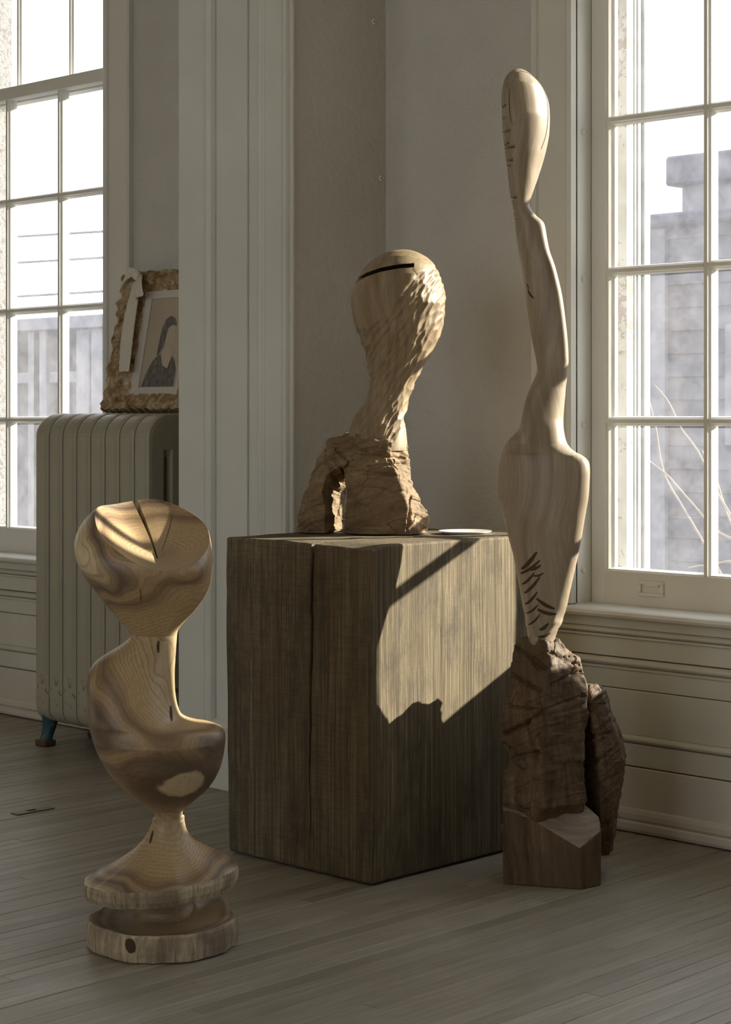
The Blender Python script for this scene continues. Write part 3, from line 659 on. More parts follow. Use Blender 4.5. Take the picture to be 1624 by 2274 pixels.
def flatshape(name, pts, mat, y):          # flat print on the sheet: a plain seated figure in dark clothes
    v = [(p[0], y, p[1]) for p in pts]; o = obj(name, pymesh(v, [tuple(range(len(v)))]), M[mat], sh); return o
px0, pz0 = ix0 + lw, iz0 + lw
def pp(a, b): return (px0 + a, pz0 + b)
flatshape('drawn_robe', [pp(0.006, 0.002), pp(0.016, 0.03), pp(0.030, 0.062), pp(0.045, 0.085), pp(0.070, 0.105), pp(0.095, 0.112), pp(0.125, 0.108), pp(0.15, 0.09), pp(0.165, 0.06), pp(0.165, 0.002)], 'charcoal', -0.0073)
flatshape('drawn_collar', [pp(0.082, 0.104), pp(0.098, 0.070), pp(0.122, 0.060), pp(0.135, 0.098), pp(0.125, 0.128), pp(0.100, 0.130)], 'pencil', -0.0076)
flatshape('drawn_hair', [pp(0.062, 0.100), pp(0.064, 0.15), pp(0.068, 0.19), pp(0.080, 0.218), pp(0.104, 0.230), pp(0.130, 0.220), pp(0.140, 0.195), pp(0.118, 0.200), pp(0.100, 0.190), pp(0.094, 0.160), pp(0.088, 0.125)], 'charcoal', -0.0079)
flatshape('drawn_face', [(pp(0.116 + 0.022 * math.cos(k * math.tau / 16), 0.168 + 0.033 * math.sin(k * math.tau / 16))) for k in range(16)], 'pencil', -0.0077)
# ---- muslin bow tied on the frame corner
rb = tag(empty('ribbon_bow', Vector(pic.location) + Matrix.Rotation(-lean, 3, 'X') @ Vector((x0 + 0.105, 0, 0.418))), 'frayed cream muslin bow hanging from the picture frame corner', 'ribbon')
rb.rotation_euler = (-lean, 0, 0)
def ribbon(name, path, widths, wdir=(1, 0, 0), cup=0.004, seed=0):
    P = catmull(path, np.linspace(0, len(path) - 1, 22)); Wd = catmull(np.array(widths)[:, None], np.linspace(0, len(widths) - 1, 22))[:, 0]; V = []
    wd = np.array(wdir, float)
    for i, (p, w) in enumerate(zip(P, Wd)):
        for k in range(9):
            a = k / 8 - 0.5; fold = cup * math.cos(a * 9 + seed + i * 0.12)
            e = 0.0012 * math.sin(i * 2.9 + k) if k in (0, 8) else 0
            V.append(tuple(p + wd * (a * w + e) + np.array([0, fold, 0])))
    f = [(i * 9 + k, i * 9 + k + 1, (i + 1) * 9 + k + 1, (i + 1) * 9 + k) for i in range(21) for k in range(8)]
    o = obj(name, pymesh(V, f), M['muslin'], rb, True); md = o.modifiers.new('s', 'SOLIDIFY'); md.thickness = 0.0012; return o
yb = -0.052
ribbon('tail', [(0.0, yb + 0.008, 0.015), (-0.004, yb, -0.04), (-0.008, yb - 0.002, -0.12), (-0.006, yb - 0.002, -0.20), (-0.002, yb, -0.262), (0.002, yb, -0.295)], [0.018, 0.036, 0.050, 0.055, 0.054, 0.052], seed=1)
ribbon('loop', [(0.006, yb, 0.02), (0.018, yb - 0.012, 0.0), (0.026, yb - 0.014, -0.03), (0.030, yb - 0.006, -0.055)], [0.018, 0.030, 0.042, 0.05], (0.93, 0, 0.3), seed=2)
ribbon('loop', [(-0.002, yb, 0.022), (-0.022, yb - 0.012, 0.026), (-0.045, yb - 0.012, 0.020), (-0.068, yb - 0.004, 0.004)], [0.018, 0.030, 0.046, 0.05], (0.35, 0, 0.93), seed=3)
ribbon('loop', [(-0.012, yb + 0.03, 0.03), (-0.03, yb + 0.02, 0.01), (-0.038, yb + 0.02, -0.03), (-0.042, yb + 0.02, -0.075)], [0.016, 0.024, 0.028, 0.020], seed=4)
V = []; n = 14
for i in range(10):
    for k in range(n):
        a, b = math.pi * (i + 0.5) / 10, math.tau * k / n; V.append((0.016 * math.sin(a) * math.cos(b), yb - 0.008 + 0.012 * math.sin(a) * math.sin(b) + 0.002 * math.sin(3 * b), 0.018 + 0.017 * math.cos(a)))
obj('knot', ring_mesh(np.array(V), 10, n), M['muslin'], rb, True)

# ================================================================== SCULPTURES
# local frame of each sculpture: x = towards the window wall's right, y = away into the room corner, z = up
class Fig:
    def __init__(s, px, d, zbase, name, label):
        s.px, s.d, s.z0 = px, d, zbase; p = at(px, 0, d); s.k = d / F
        s.e = tag(empty(name, (p.x, p.y, zbase), HEAD), label, 'sculpture')
    def X(s, px): return (px - s.px) * s.k
    def Z(s, py, y=0.0): return H + (HY - py) / F * (s.d + y) - s.z0
    def X2(s, px, y): return (px - CX) / F * (s.d + y) - (s.px - CX) / F * s.d
def superring(n, cx, cy, rx, ry, e=2.0, rot=0.0):
    th = np.arange(n) * 2 * math.pi / n; c, q = np.cos(th), np.sin(th)
    x = np.sign(c) * np.abs(c) ** (2 / e); y = np.sign(q) * np.abs(q) ** (2 / e)
    return x, y
def sil_rings(fig, rows, n, depth, ycen, expo=lambda py: 2.2, skew=lambda py: 0.0, m=200):
    """rows: (py, xl, xr); depth(py) half depth; ring skew shears depth along x so broad faces turn"""
    A = np.array(rows, float); S = catmull(A, np.linspace(0, len(A) - 1, m)); V = []
    for py, xl, xr in S:
        cx, rx = fig.X((xl + xr) / 2), max(abs(xr - xl) / 2 * fig.k, 1e-4); e = expo(py)
        th = np.arange(n) * 2 * math.pi / n; c, q = np.cos(th), np.sin(th)
        x = np.sign(c) * np.abs(c) ** (2 / e); y = np.sign(q) * np.abs(q) ** (2 / e)
        V.append(np.stack([cx + rx * x, ycen(py) + depth(py) * y + skew(py) * rx * x, np.full(n, fig.Z(py))], 1))
    return np.concatenate(V), m, n
def lerp(tab): 
    xs = [t_[0] for t_ in tab]; ys = [t_[1] for t_ in tab]; return lambda q: float(np.interp(q, xs, ys))
def chunk(fig, levels, n=110, m=90, rough=0.004, seed=0, rnd=0.10, saw=0.0015, sawdir=(0.3, 0.3, 1.0), top_amp=0.0, slashes=()):
    """rough-hewn solid: levels = (py, [(px, y), ...]) from the bottom up, same number of corners"""
    L = []
    for py, poly in levels:
        P = np.array([(fig.X2(px, y), y, fig.Z(py, 0)) for px, y in poly]); k = len(P); Q = []
        per = n // k
        for i in range(k):
            a, b, c = P[i], P[(i + 1) % k], P[(i + 2) % k]
            for j in range(per): Q.append(a + (b - a) * j / per)
        Q = np.array(Q); Qs = Q.copy()
        for _ in range(3): Qs = 0.5 * Qs + 0.25 * (np.roll(Qs, 1, 0) + np.roll(Qs, -1, 0))
        L.append(Qs)
    n = len(L[0]); L = np.array(L); zs = [l[0, 2] for l in L]; V = []
    for z in np.linspace(zs[0], zs[-1], m):
        i = min(max(np.searchsorted(zs, z) - 1, 0), len(zs) - 2); u = (z - zs[i]) / (zs[i + 1] - zs[i]); V.append(L[i] * (1 - u) + L[i + 1] * u)
    V = np.concatenate(V); N = normals_of(V, m, n); bot = V[:, 2] < zs[0] + 0.004
    d, ident = worley(V * np.array([14, 14, 26]), seed)
    q_ = V @ np.array(sawdir); sw = vnoise(np.stack([q_ * 150, V[:, 0] * 8, V[:, 1] * 8], 1), seed + 6) * 1.4 + 0.5 * vnoise(np.stack([q_ * 420, V[:, 0] * 14, V[:, 1] * 14], 1), seed + 5)
    D = rough * (0.9 * fbm(V * 16, seed) + 0.7 * (ident - 0.5) + 0.35 * fbm(V * 60, seed + 3, 2)) + saw * sw * (0.6 + 0.6 * vnoise(V * 9, seed + 7))
    dd = fig.d + V[:, 1]; PX_ = CX + (V[:, 0] + (fig.px - CX) / F * fig.d) * F / dd; PY_ = HY + (H - V[:, 2] - fig.z0) * F / dd
    for (ax_, ay_, bx_, by_, wd, dp) in slashes:
        q = np.stack([PX_ - ax_, PY_ - ay_], 1); e = np.array([bx_ - ax_, by_ - ay_], float); L_ = e @ e; tt = np.clip(q @ e / L_, 0, 1)
        ds = np.linalg.norm(q - tt[:, None] * e, axis=1) + 1.5 * vnoise(V * 90, seed + 2); D = D - (N[:, 1] < 0.3) * dp * np.exp(-(ds / wd) ** 2)
    V = V + N * D[:, None] * np.where(bot, 0.3, 1.0)[:, None]
    V[:, 2] = np.maximum(V[:, 2], 0.0006); V[:n, 2] = max(zs[0], 0.0006)
    if top_amp: 
        tp = smooth01(V[:, 2], zs[-1] - 0.03, zs[-1]); V[:, 2] += tp * top_amp * fbm(V * 45, seed + 11)
    return ring_mesh(V, m, n)
def join(name, meshes, mat, parent):
    bm = bmesh.new()
    for me in meshes: bm.from_mesh(me)
    bmesh.ops.recalc_face_normals(bm, faces=bm.faces); me = bpy.data.meshes.new(name); bm.to_mesh(me); bm.free()
    return obj(name, me, mat, parent)

# ---------------------------------------------------------------- (a) stacked bowl sculpture, front left
A = Fig(361, 3.745, 0.0, 'bowl_sculpture', 'polished wavy wooden sculpture with a split tilted bowl on top, standing on bark-edged discs')
n = 128
rowsA = [(1822, 343, 406), (1808, 344, 405), (1796, 336, 409), (1775, 305, 434), (1745, 272, 466), (1710, 243, 487), (1675, 223, 497), (1645, 211, 501), (1628, 206, 500), (1616, 202, 492), (1608, 200, 468), (1601, 199, 430), (1590, 197, 405), (1572, 195, 395), (1545, 193, 389), (1515, 194, 387), (1490, 198, 387), (1470, 211, 388), (1452, 236, 389), (1436, 263, 390), (1422, 282, 391), (1410, 288, 392), (1398, 281, 396), (1380, 266, 411), (1355, 246, 434), (1325, 222, 455), (1300, 203, 466), (1292, 198, 468)]
depA = lerp([(1213, 0.138), (1265, 0.132), (1325, 0.105), (1380, 0.066), (1410, 0.046), (1440, 0.056), (1500, 0.080), (1560, 0.098), (1640, 0.118), (1700, 0.108), (1745, 0.080), (1796, 0.036), (1822, 0.030)])
yA = lerp([(1213, 0.0), (1410, 0.012), (1560, 0.0), (1640, -0.01), (1796, 0.0)])
V, m, _ = sil_rings(A, rowsA, n, depA, yA, lambda py: 2.15, m=230)
# rim of the tilted bowl, eight guide points right round from the right side
rim_px = [(466, 1203), (441, 1150), (352, 1110), (258, 1119), (212, 1133), (230, 1198), (330, 1264), (424, 1256)]
rim_y = [0.0, 0.090, 0.128, 0.098, 0.01, -0.085, -0.128, -0.095]
guide = np.array([(A.X2(p[0], y), y, A.Z(p[1], y)) for p, y in zip(rim_px, rim_y)])
ext = np.concatenate([guide[-2:], guide, guide[:3]])
rim = catmull(ext, 2 + np.arange(n) * 8 / n)
last = V[-n:]; V = V[:-n]; m -= 1
pith = np.array([A.X(350), -0.004, A.Z(1241, -0.004)])
rings = []
ctl_px = [(476, 1246), (458, 1218), (345, 1190), (203, 1185), (128, 1194), (168, 1238), (330, 1280), (444, 1270)]
ctl_y = [0.0, 0.108, 0.155, 0.125, 0.010, -0.098, -0.129, -0.100]
g2_ = np.array([(A.X2(p[0], y), y, A.Z(p[1], y)) for p, y in zip(ctl_px, ctl_y)]); mid2 = catmull(np.concatenate([g2_[-2:], g2_, g2_[:3]]), 2 + np.arange(n) * 8 / n)
for u in np.linspace(0, 1, 18):
    rings.append((1 - u) ** 2 * last + 2 * u * (1 - u) * mid2 + u * u * rim)
inner = rim + (pith - rim) * 0.018 + np.array([0, 0, -0.0008]); rings.append(rim + (pith - rim) * 0.006 + np.array([0, 0, 0.0006])); rings.append(inner)
for u in np.linspace(0.05, 0.985, 26):
    base = rim + (pith - rim) * u; sag = -math.sin(math.pi * u) * (1 - 0.3 * u) * (0.009 + 0.005 * smooth01(rim[:, 1], -0.12, 0.12)); base[:, 2] += sag; rings.append(base)
V = np.concatenate([V] + rings); m = len(V) // n
Vn = normals_of(V, m, n)
body = ring_mesh(V, m, n)
# drying split from the pith to the rim
def split_cut(p, q, w0, w1, deep, n=10, bow=0.010):
    v, f = [], []; p, q = np.array(p), np.array(q); t = (q - p); t[2] = 0; t /= np.linalg.norm(t); s = np.array([-t[1], t[0], 0])
    for i in range(n):
        u = i / (n - 1); c = p + (q - p) * u + s * bow * math.sin(math.pi * u); w = w0 + (w1 - w0) * u ** 1.5
        for a, h in ((-1, 0.05), (1, 0.05), (1, -0.004), (0.25, -deep * (0.4 + 0.6 * u)), (-0.25, -deep * (0.4 + 0.6 * u)), (-1, -0.004)): v.append(tuple(c + s * a * w + np.array([0, 0, h])))
    for i in range(n - 1):
        for k in range(6): f.append((i * 6 + k, i * 6 + (k + 1) % 6, i * 6 + 6 + (k + 1) % 6, i * 6 + 6 + k))
    f += [tuple(range(6))[::-1], tuple(range((n - 1) * 6, n * 6))]
    bm = bmesh.new(); vv = [bm.verts.new(x) for x in v]
    for ff in f: bm.faces.new([vv[i] for i in ff])
    return bm_mesh(bm)
gq = np.array([A.X2(292, 0.125), 0.125, A.Z(1113, 0.125)]); gq2 = gq + (gq - pith) * 0.12
body = cut(body, [split_cut(pith + np.array([0, 0, -0.003]), gq2, 0.0014, 0.0065, 0.055, bow=-0.010)])
obj('carved_body', body, M['bowl_wood'], A.e, True); body.set_sharp_from_angle(angle=math.radians(32))
# small knots
for px, py, y, w, h in ((356, 1429, -0.040, 0.0032, 0.011), (389, 1572, -0.055, 0.003, 0.012), (341, 1850, -0.040, 0.003, 0.013)):
    pass
def wavy_disc(fig, cpx, zs, radii, seed, edge=(0.007,), tilt=(0.0, 0.0), n=150, cy=0.0):
    """zs/radii: profile from the bottom rim up; bark wave on the outer rings"""
    V = []; th = np.arange(n) * 2 * math.pi / n
    w = fbm(np.stack([np.cos(th) * 1.6, np.sin(th) * 1.6, np.full(n, seed * 3.1)], 1), seed) * 0.075 + fbm(np.stack([np.cos(th) * 7, np.sin(th) * 7, np.full(n, 1.0)], 1), seed + 4, 2) * 0.014
    c0 = fig.X(cpx)
    for z, r, aw in zip(zs, radii, np.linspace(1, 1, len(zs))):
        k = smooth01(np.full(n, r), 0.03, 0.13); rr = r * (1 + w * k); x, y = c0 + rr * np.cos(th), cy + rr * np.sin(th)
        V.append(np.stack([x, y, z + tilt[0] * (x - c0) + tilt[1] * (y - cy)], 1))
    return np.concatenate(V), len(zs), n
# upper disc: thin bark edge, top flowing up into the neck
zt = A.Z(1822)
V1, m1_, n1_ = wavy_disc(A, 358, [0.104, 0.106, 0.118, 0.132, 0.140], [0.135, 0.140, 0.1465, 0.148, 0.146], 2, tilt=(0.07, 0.02))
# bark rim of the upper disc
prof_top = [(0.140, 0.146), (0.1445, 0.138), (0.150, 0.128), (0.158, 0.112), (0.167, 0.095), (0.178, 0.078), (0.192, 0.060), (0.208, 0.046), (0.224, 0.0375), (0.240, 0.0325), (0.250, 0.031)]
Vt, mt, nt = wavy_disc(A, 358, [p[0] for p in prof_top], [p[1] for p in prof_top], 2, tilt=(0.07, 0.02))
Vt = Vt.reshape(mt, nt, 3)
for i in range(mt):         # tilt fades out and the centre drifts to the neck
    u = i / (mt - 1); xc = A.X(358) + (A.X(375) - A.X(358)) * u; Vt[i, :, 2] -= (0.07 * (Vt[i, :, 0] - A.X(358)) + 0.02 * Vt[i, :, 1]) * u; Vt[i, :, 0] += xc - A.X(358)
Vt[:, :, 2] += 0.012 * np.exp(-((Vt[:, :, 0] - 0.095) / 0.045) ** 2) * np.exp(-((Vt[:, :, 1] - 0.02) / 0.07) ** 2)
obj('flared_foot', ring_mesh(Vt.reshape(-1, 3), mt, nt, False, True), M['bowl_wood'], A.e, True)
Vb = V1.reshape(m1_, n1_, 3); Vb[-1, :, 2] = Vt[0, :, 2]; Vb[-1, :, :2] = Vt[0, :, :2]
obj('upper_disc_edge', ring_mesh(Vb.reshape(-1, 3), m1_, n1_, True, False), M['bark'], A.e)
# hidden stem at the rear of the gap and the lower disc
V2, m2_, n2_ = wavy_disc(A, 366, [0.040, 0.055, 0.078, 0.100, 0.112], [0.075, 0.052, 0.044, 0.052, 0.070], 9, cy=0.078, n=80)
obj('rear_stem', ring_mesh(V2, m2_, n2_), M['bowl_wood'], A.e, True)
V3, m3_, n3_ = wavy_disc(A, 361, [0.0005, 0.004, 0.020, 0.038, 0.050, 0.055], [0.143, 0.149, 0.151, 0.150, 0.1485, 0.145], 5)
obj('lower_disc_edge', ring_mesh(V3, m3_, n3_, True, False), M['bark'], A.e)
V4, m4_, n4_ = wavy_disc(A, 361, [0.055, 0.053, 0.047, 0.042, 0.040], [0.145, 0.139, 0.12, 0.09, 0.05], 5)
V4 = V4.reshape(m4_, n4_, 3); V4[0] = V3.reshape(m3_, n3_, 3)[-1]
V4[1:, :, 2] += 0.028 * np.exp(-((V4[1:, :, 0] - 0.10) / 0.045) ** 2) * smooth01(V4[1:, :, 1], -0.02, 0.08)
obj('lower_disc_top', ring_mesh(V4.reshape(-1, 3), m4_, n4_, False, True), M['bowl_wood'], A.e, True)

# ---------------------------------------------------------------- (b) bulb sculpture on the timber block
B = Fig(830, 4.66, BZ + 0.0005, 'bulb_sculpture', 'carved wooden bulb with a dark slot on rough split legs atop the timber block')
rowsB = [(1000, 768, 904), (992, 768, 905), (975, 771, 904), (955, 773, 902), (945, 777, 901), (930, 786, 901), (915, 795, 903), (890, 810, 910), (865, 818, 920), (840, 820, 930), (815, 817, 942), (790, 811, 956), (765, 802, 970), (735, 792, 983), (700, 783, 990), (665, 780, 991), (640, 786, 988), (615, 797, 981), (592, 813, 968), (574, 834, 951), (562, 856, 930), (556, 876, 913), (554.5, 890, 900)]
depB = lerp([(554, 0.008), (556, 0.024), (562, 0.052), (574, 0.080), (592, 0.103), (615, 0.118), (665, 0.128), (735, 0.115), (815, 0.075), (865, 0.058), (930, 0.062), (1000, 0.075)])
V, m, n = sil_rings(B, rowsB, 260, depB, lambda py: 0.0, lambda py: 2.1, m=330)
N = normals_of(V, m, n)
pxv = V[:, 0] / B.k + 830; pyv = HY + (H - (V[:, 2] + B.z0)) * F / B.d
ax = math.radians(57); al = V[:, 0] * math.cos(ax) + V[:, 2] * math.sin(ax); ac = -V[:, 0] * math.sin(ax) + V[:, 2] * math.cos(ax)
d, ident = worley(np.stack([al / 0.034, ac / 0.0105, V[:, 1] / 0.045], 1), 31)
# gouged zone: below a line that climbs to the right; a polished patch is left low on the right
line = np.interp(pxv, [780, 830, 870, 900, 915, 940, 965, 1000], [742, 722, 688, 640, 622, 604, 588, 570]) + 8 * fbm(V * 30, 4, 2)
msk = smooth01(pyv - line, 0, 10); low = smooth01(pxv + (pyv - 930) * 0.9, 905, 922) * smooth01(pyv, 870, 905); back = V[:, 1] > 0.10
msk = msk * (1 - low)
V = V + N * (msk * (0.0075 * (np.minimum(np.sqrt(d), 1.0) ** 1.5 - 0.5) + 0.0012 * (ident - 0.5) - 0.0022))[:, None]
bulb = ring_mesh(V, m, n)
# saw slot across the crown: a thin curved slab seen as an arc from the left edge up to the right
sv, sf = [], []; ns = 16
for i in range(ns):
    u = i / (ns - 1); px = 775 + (920 - 775) * u; py = np.interp(px, [775, 790, 815, 845, 880, 920], [640, 627, 611, 600, 593, 589.5]); hh = 4.6
    for (yy, dd) in ((-0.20, 0), (0.0, 0)):
        for s_ in (-1, 1): sv.append((B.X2(px, -0.09), yy, B.Z(py + s_ * hh, -0.09) + (yy + 0.1) * 0.10))
for i in range(ns - 1):
    o_ = i * 4
    for a, b in ((0, 1), (1, 3), (3, 2), (2, 0)): sf.append((o_ + a, o_ + b, o_ + 4 + b, o_ + 4 + a))
sf += [(2, 3, 1, 0), ((ns - 1) * 4 + 0, (ns - 1) * 4 + 1, (ns - 1) * 4 + 3, (ns - 1) * 4 + 2)]
bm = bmesh.new(); vv = [bm.verts.new(x) for x in sv]
for ff in sf: bm.faces.new([vv[i] for i in ff])
bulb = cut(bulb, [bm_mesh(bm)]); bulb.set_sharp_from_angle(angle=math.radians(50))
obj('carved_bulb', bulb, M['head_wood'], B.e, True)
# rough legs
legR = chunk(B, [(1184, [(765, -0.035), (800, -0.085), (905, -0.100), (953, -0.030), (940, 0.030), (790, 0.020)]),
                 (1135, [(767, -0.035), (800, -0.083), (905, -0.097), (950, -0.030), (940, 0.030), (790, 0.020)]),
                 (1120, [(768, -0.035), (800, -0.080), (904, -0.090), (936, -0.025), (930, 0.030), (792, 0.020)]),
                 (1085, [(768, -0.035), (800, -0.075), (890, -0.082), (921, -0.020), (912, 0.040), (790, 0.030)]),
                 (1050, [(764, -0.040), (800, -0.078), (880, -0.080), (912, -0.020), (905, 0.045), (780, 0.040)]),
                 (1010, [(752, -0.030), (790, -0.078), (870, -0.078), (909, -0.020), (900, 0.060), (765, 0.060)]),
                 (985, [(760, -0.020), (790, -0.072), (868, -0.072), (905, -0.015), (898, 0.060), (775, 0.060)]),
                 (962, [(768, -0.010), (795, -0.055), (850, -0.060), (893, -0.010), (880, 0.050), (790, 0.050)])], n=240, m=170, rough=0.0070, seed=3, saw=0.0022, sawdir=(0.15, 0.3, 1.0), slashes=[(912, 1105, 905, 1188, 2.5, 0.008), (770, 1005, 900, 1018, 3, 0.006), (800, 1050, 880, 1055, 4, 0.006), (820, 1035, 900, 1030, 3, 0.005), (850, 1085, 900, 1095, 3, 0.004), (765, 985, 815, 1000, 3, 0.006)])
legL = chunk(B, [(1181, [(658, 0.020), (684, -0.045), (722, -0.050), (770, 0.085), (700, 0.105)]),
                 (1130, [(664, 0.020), (686, -0.045), (722, -0.048), (770, 0.085), (700, 0.100)]),
                 (1090, [(673, 0.015), (692, -0.045), (716, -0.050), (772, 0.080), (702, 0.095)]),
                 (1050, [(690, 0.010), (706, -0.048), (728, -0.055), (790, 0.070), (715, 0.085)]),
                 (1012, [(711, 0.005), (735, -0.050), (790, -0.060), (830, 0.060), (740, 0.075)]),
                 (985, [(724, 0.005), (745, -0.040), (800, -0.055), (840, 0.055), (760, 0.065)]),
                 (970, [(742, 0.005), (755, -0.030), (800, -0.045), (830, 0.045), (775, 0.050)])], n=200, m=170, rough=0.0070, seed=8, saw=0.0024, sawdir=(-0.25, 0.3, 1.0), top_amp=0.006, slashes=[(735, 1010, 775, 1060, 4, 0.007), (720, 1020, 755, 1070, 4, 0.006), (745, 995, 790, 1040, 3, 0.006), (660, 1120, 700, 1112, 3, 0.004)])
join('rough_legs', [legR, legL], M['rough_wood'], B.e)

# ---------------------------------------------------------------- (c) tall figure by the window
C = Fig(1215, 4.26, 0.0, 'tall_sculpture', 'tall slender carved wooden figure on a rough dark log base beside the window')
rowsC = [(1445, 1175, 1228), (1430, 1173, 1231), (1410, 1171, 1237), (1380, 1167, 1249), (1350, 1162, 1258), (1320, 1157, 1264), (1280, 1150, 1272), (1240, 1143, 1280), (1200, 1133, 1287), (1160, 1123, 1293), (1130, 1116, 1298), (1100, 1110, 1303), (1070, 1109, 1305), (1040, 1111, 1306), (1022, 1114, 1302), (1011, 1116, 1290), (1004, 1118, 1277), (996, 1121, 1267), (986, 1125, 1260), (975, 1132, 1256), (965, 1142, 1254), (950, 1154, 1252), (930, 1158, 1252), (900, 1164, 1254), (880, 1170, 1256), (860, 1178, 1257), (840, 1188, 1259), (822, 1195, 1260), (800, 1193, 1261), (760, 1185, 1259), (720, 1179, 1255), (680, 1173, 1250), (650, 1169, 1245), (620, 1165, 1238), (590, 1160, 1230), (560, 1154, 1220), (530, 1149, 1214), (505, 1146, 1210), (493, 1145, 1205), (482, 1143, 1193), (470, 1141, 1183), (458, 1139, 1177), (446, 1136, 1178), (425, 1132, 1185), (400, 1129, 1194), (370, 1125, 1204), (335, 1120, 1214), (300, 1116, 1221), (265, 1114, 1223), (230, 1113, 1221), (205, 1114, 1213), (188, 1117, 1203), (174, 1122, 1191), (163, 1130, 1178), (156, 1140, 1166), (153, 1148, 1156)]
depC = lerp([(153, 0.006), (156, 0.016), (165, 0.032), (190, 0.048), (260, 0.060), (340, 0.052), (420, 0.036), (458, 0.028), (495, 0.036), (600, 0.040), (720, 0.040), (820, 0.040), (900, 0.050), (980, 0.060), (1050, 0.068), (1150, 0.068), (1260, 0.054), (1380, 0.038), (1445, 0.034)])
skC = lerp([(153, 0.30), (380, 0.35), (450, 0.2), (500, -0.15), (600, -0.42), (800, -0.38), (860, 0.25), (930, 0.30), (985, 0.0), (1010, -0.32), (1200, -0.34), (1300, -0.10), (1400, 0.10)])
exC = lerp([(153, 2.0), (420, 2.1), (500, 2.6), (820, 2.8), (1050, 2.7), (1445, 2.3)])
V, m, n = sil_rings(C, rowsC, 120, depC, lambda py: 0.0, exC, skC, m=420)
N = normals_of(V, m, n); pxv = V[:, 0] / C.k + 1215; pyv = HY + (H - V[:, 2]) * F / C.d
# chisel facets where the polished figure meets the log
d, ident = worley(np.stack([(V[:, 0] * 0.8 + V[:, 2] * 0.6) / 0.03, (V[:, 2] * 0.8 - V[:, 0] * 0.6) / 0.014, V[:, 1] / 0.02], 1), 51)
V = V + N * (smooth01(pyv, 1340, 1375) * 0.0045 * (np.minimum(d, 1) - 0.6))[:, None]
fig_me = ring_mesh(V, m, n)
def notch(px, py, L, w, ang, y0=-0.2, y1=0.2):
    """small V-shaped saw notch driven in from the left edge"""
    cx, cz = C.X(px), C.Z(py); a = math.radians(ang); t = np.array([math.cos(a), 0, math.sin(a)]); u = np.array([-math.sin(a), 0, math.cos(a)]); c0 = np.array([cx, 0, cz])
    bm = bmesh.new(); P = []
    for y in (y0, y1):
        for s_, q in ((-0.03, -1), (-0.03, 1), (L, 0.75), (L, -0.75)): P.append(bm.verts.new(c0 + t * s_ + u * q * w + np.array([0, y, 0])))
    for f in ((0, 1, 2, 3), (7, 6, 5, 4), (0, 4, 5, 1), (1, 5, 6, 2), (2, 6, 7, 3), (3, 7, 4, 0)): bm.faces.new([P[i] for i in f])
    return bm_mesh(bm)
nts = [(1114, 243, 0.006, 0.0022, 20), (1114, 267, 0.004, 0.0018, -10), (1116, 299, 0.010, 0.0028, 8), (1119, 327, 0.006, 0.002, 25), (1121, 334, 0.013, 0.0022, 3), (1122, 361, 0.010, 0.0022, 0), (1124, 374, 0.006, 0.0026, 15), (1127, 402, 0.003, 0.0016, 0), (1129, 418, 0.003, 0.0015, -20), (1132, 443, 0.010, 0.0028, 5), (1138, 467, 0.005, 0.002, -30), (1141, 490, 0.005, 0.002, 10)]
fig_me = cut(fig_me, [notch(q[0], q[1], q[2] * 1.5, q[3] * 1.35, q[4]) for q in nts])
fo = obj('carved_figure', fig_me, M['tall_wood'], C.e, True)
# dark slanting chisel strokes low on the left flank, each a shallow sliver lying in the surface
from mathutils.bvhtree import BVHTree
bvh = BVHTree.FromPolygons([v.co.copy() for v in fig_me.vertices], [tuple(p.vertices) for p in fig_me.polygons])
def stroke(p0, p1, w):
    n_ = 9; top, botm = [], []
    for i in range(n_):
        u = i / (n_ - 1); px, py = p0[0] + (p1[0] - p0[0]) * u, p0[1] + (p1[1] - p0[1]) * u + 3 * math.sin(math.pi * u)
        ww = w * (0.25 + 0.75 * math.sin(math.pi * min(1, u * 0.8 + 0.12)))
        dx, dy = p1[0] - p0[0], p1[1] - p0[1]; L = math.hypot(dx, dy); nx_, ny_ = -dy / L * ww / 2, dx / L * ww / 2
        for s_, lst in ((1, top), (-1, botm)):
            q = Vector((C.X(px + s_ * nx_), -0.3, C.Z(py + s_ * ny_))); hit = bvh.ray_cast(q, Vector((0, 1, 0)))
            if hit[0] is None: return None
            lst.append(hit[0] + Vector((0, -0.0006, 0)))
    v = top + botm; f = [(i, i + 1, n_ + i + 1, n_ + i) for i in range(n_ - 1)]
    return pymesh(v, f)
strokes = [((1157, 1262), (1188, 1222), 9), ((1155, 1272), (1195, 1240), 7), ((1170, 1262), (1197, 1251), 7), ((1158, 1296), (1183, 1268), 6), ((1163, 1315), (1195, 1277), 7), ((1180, 1275), (1203, 1268), 5), ((1165, 1340), (1190, 1310), 6), ((1168, 1360), (1192, 1338), 5), ((1172, 1385), (1196, 1360), 5), ((1188, 1325), (1228, 1348), 8), ((1190, 1349), (1232, 1360), 8), ((1195, 1395), (1215, 1380), 8), ((1192, 1410), (1220, 1402), 7),
           ((1170, 632), (1174, 642), 4), ((1172, 645), (1184, 664), 4), ((1165, 610), (1168, 618), 3), ((1160, 590), (1163, 600), 4)]
for a, b, w in strokes:
    me = stroke(a, b, w)
    if me: obj('chisel_mark', me, M['char'], C.e)
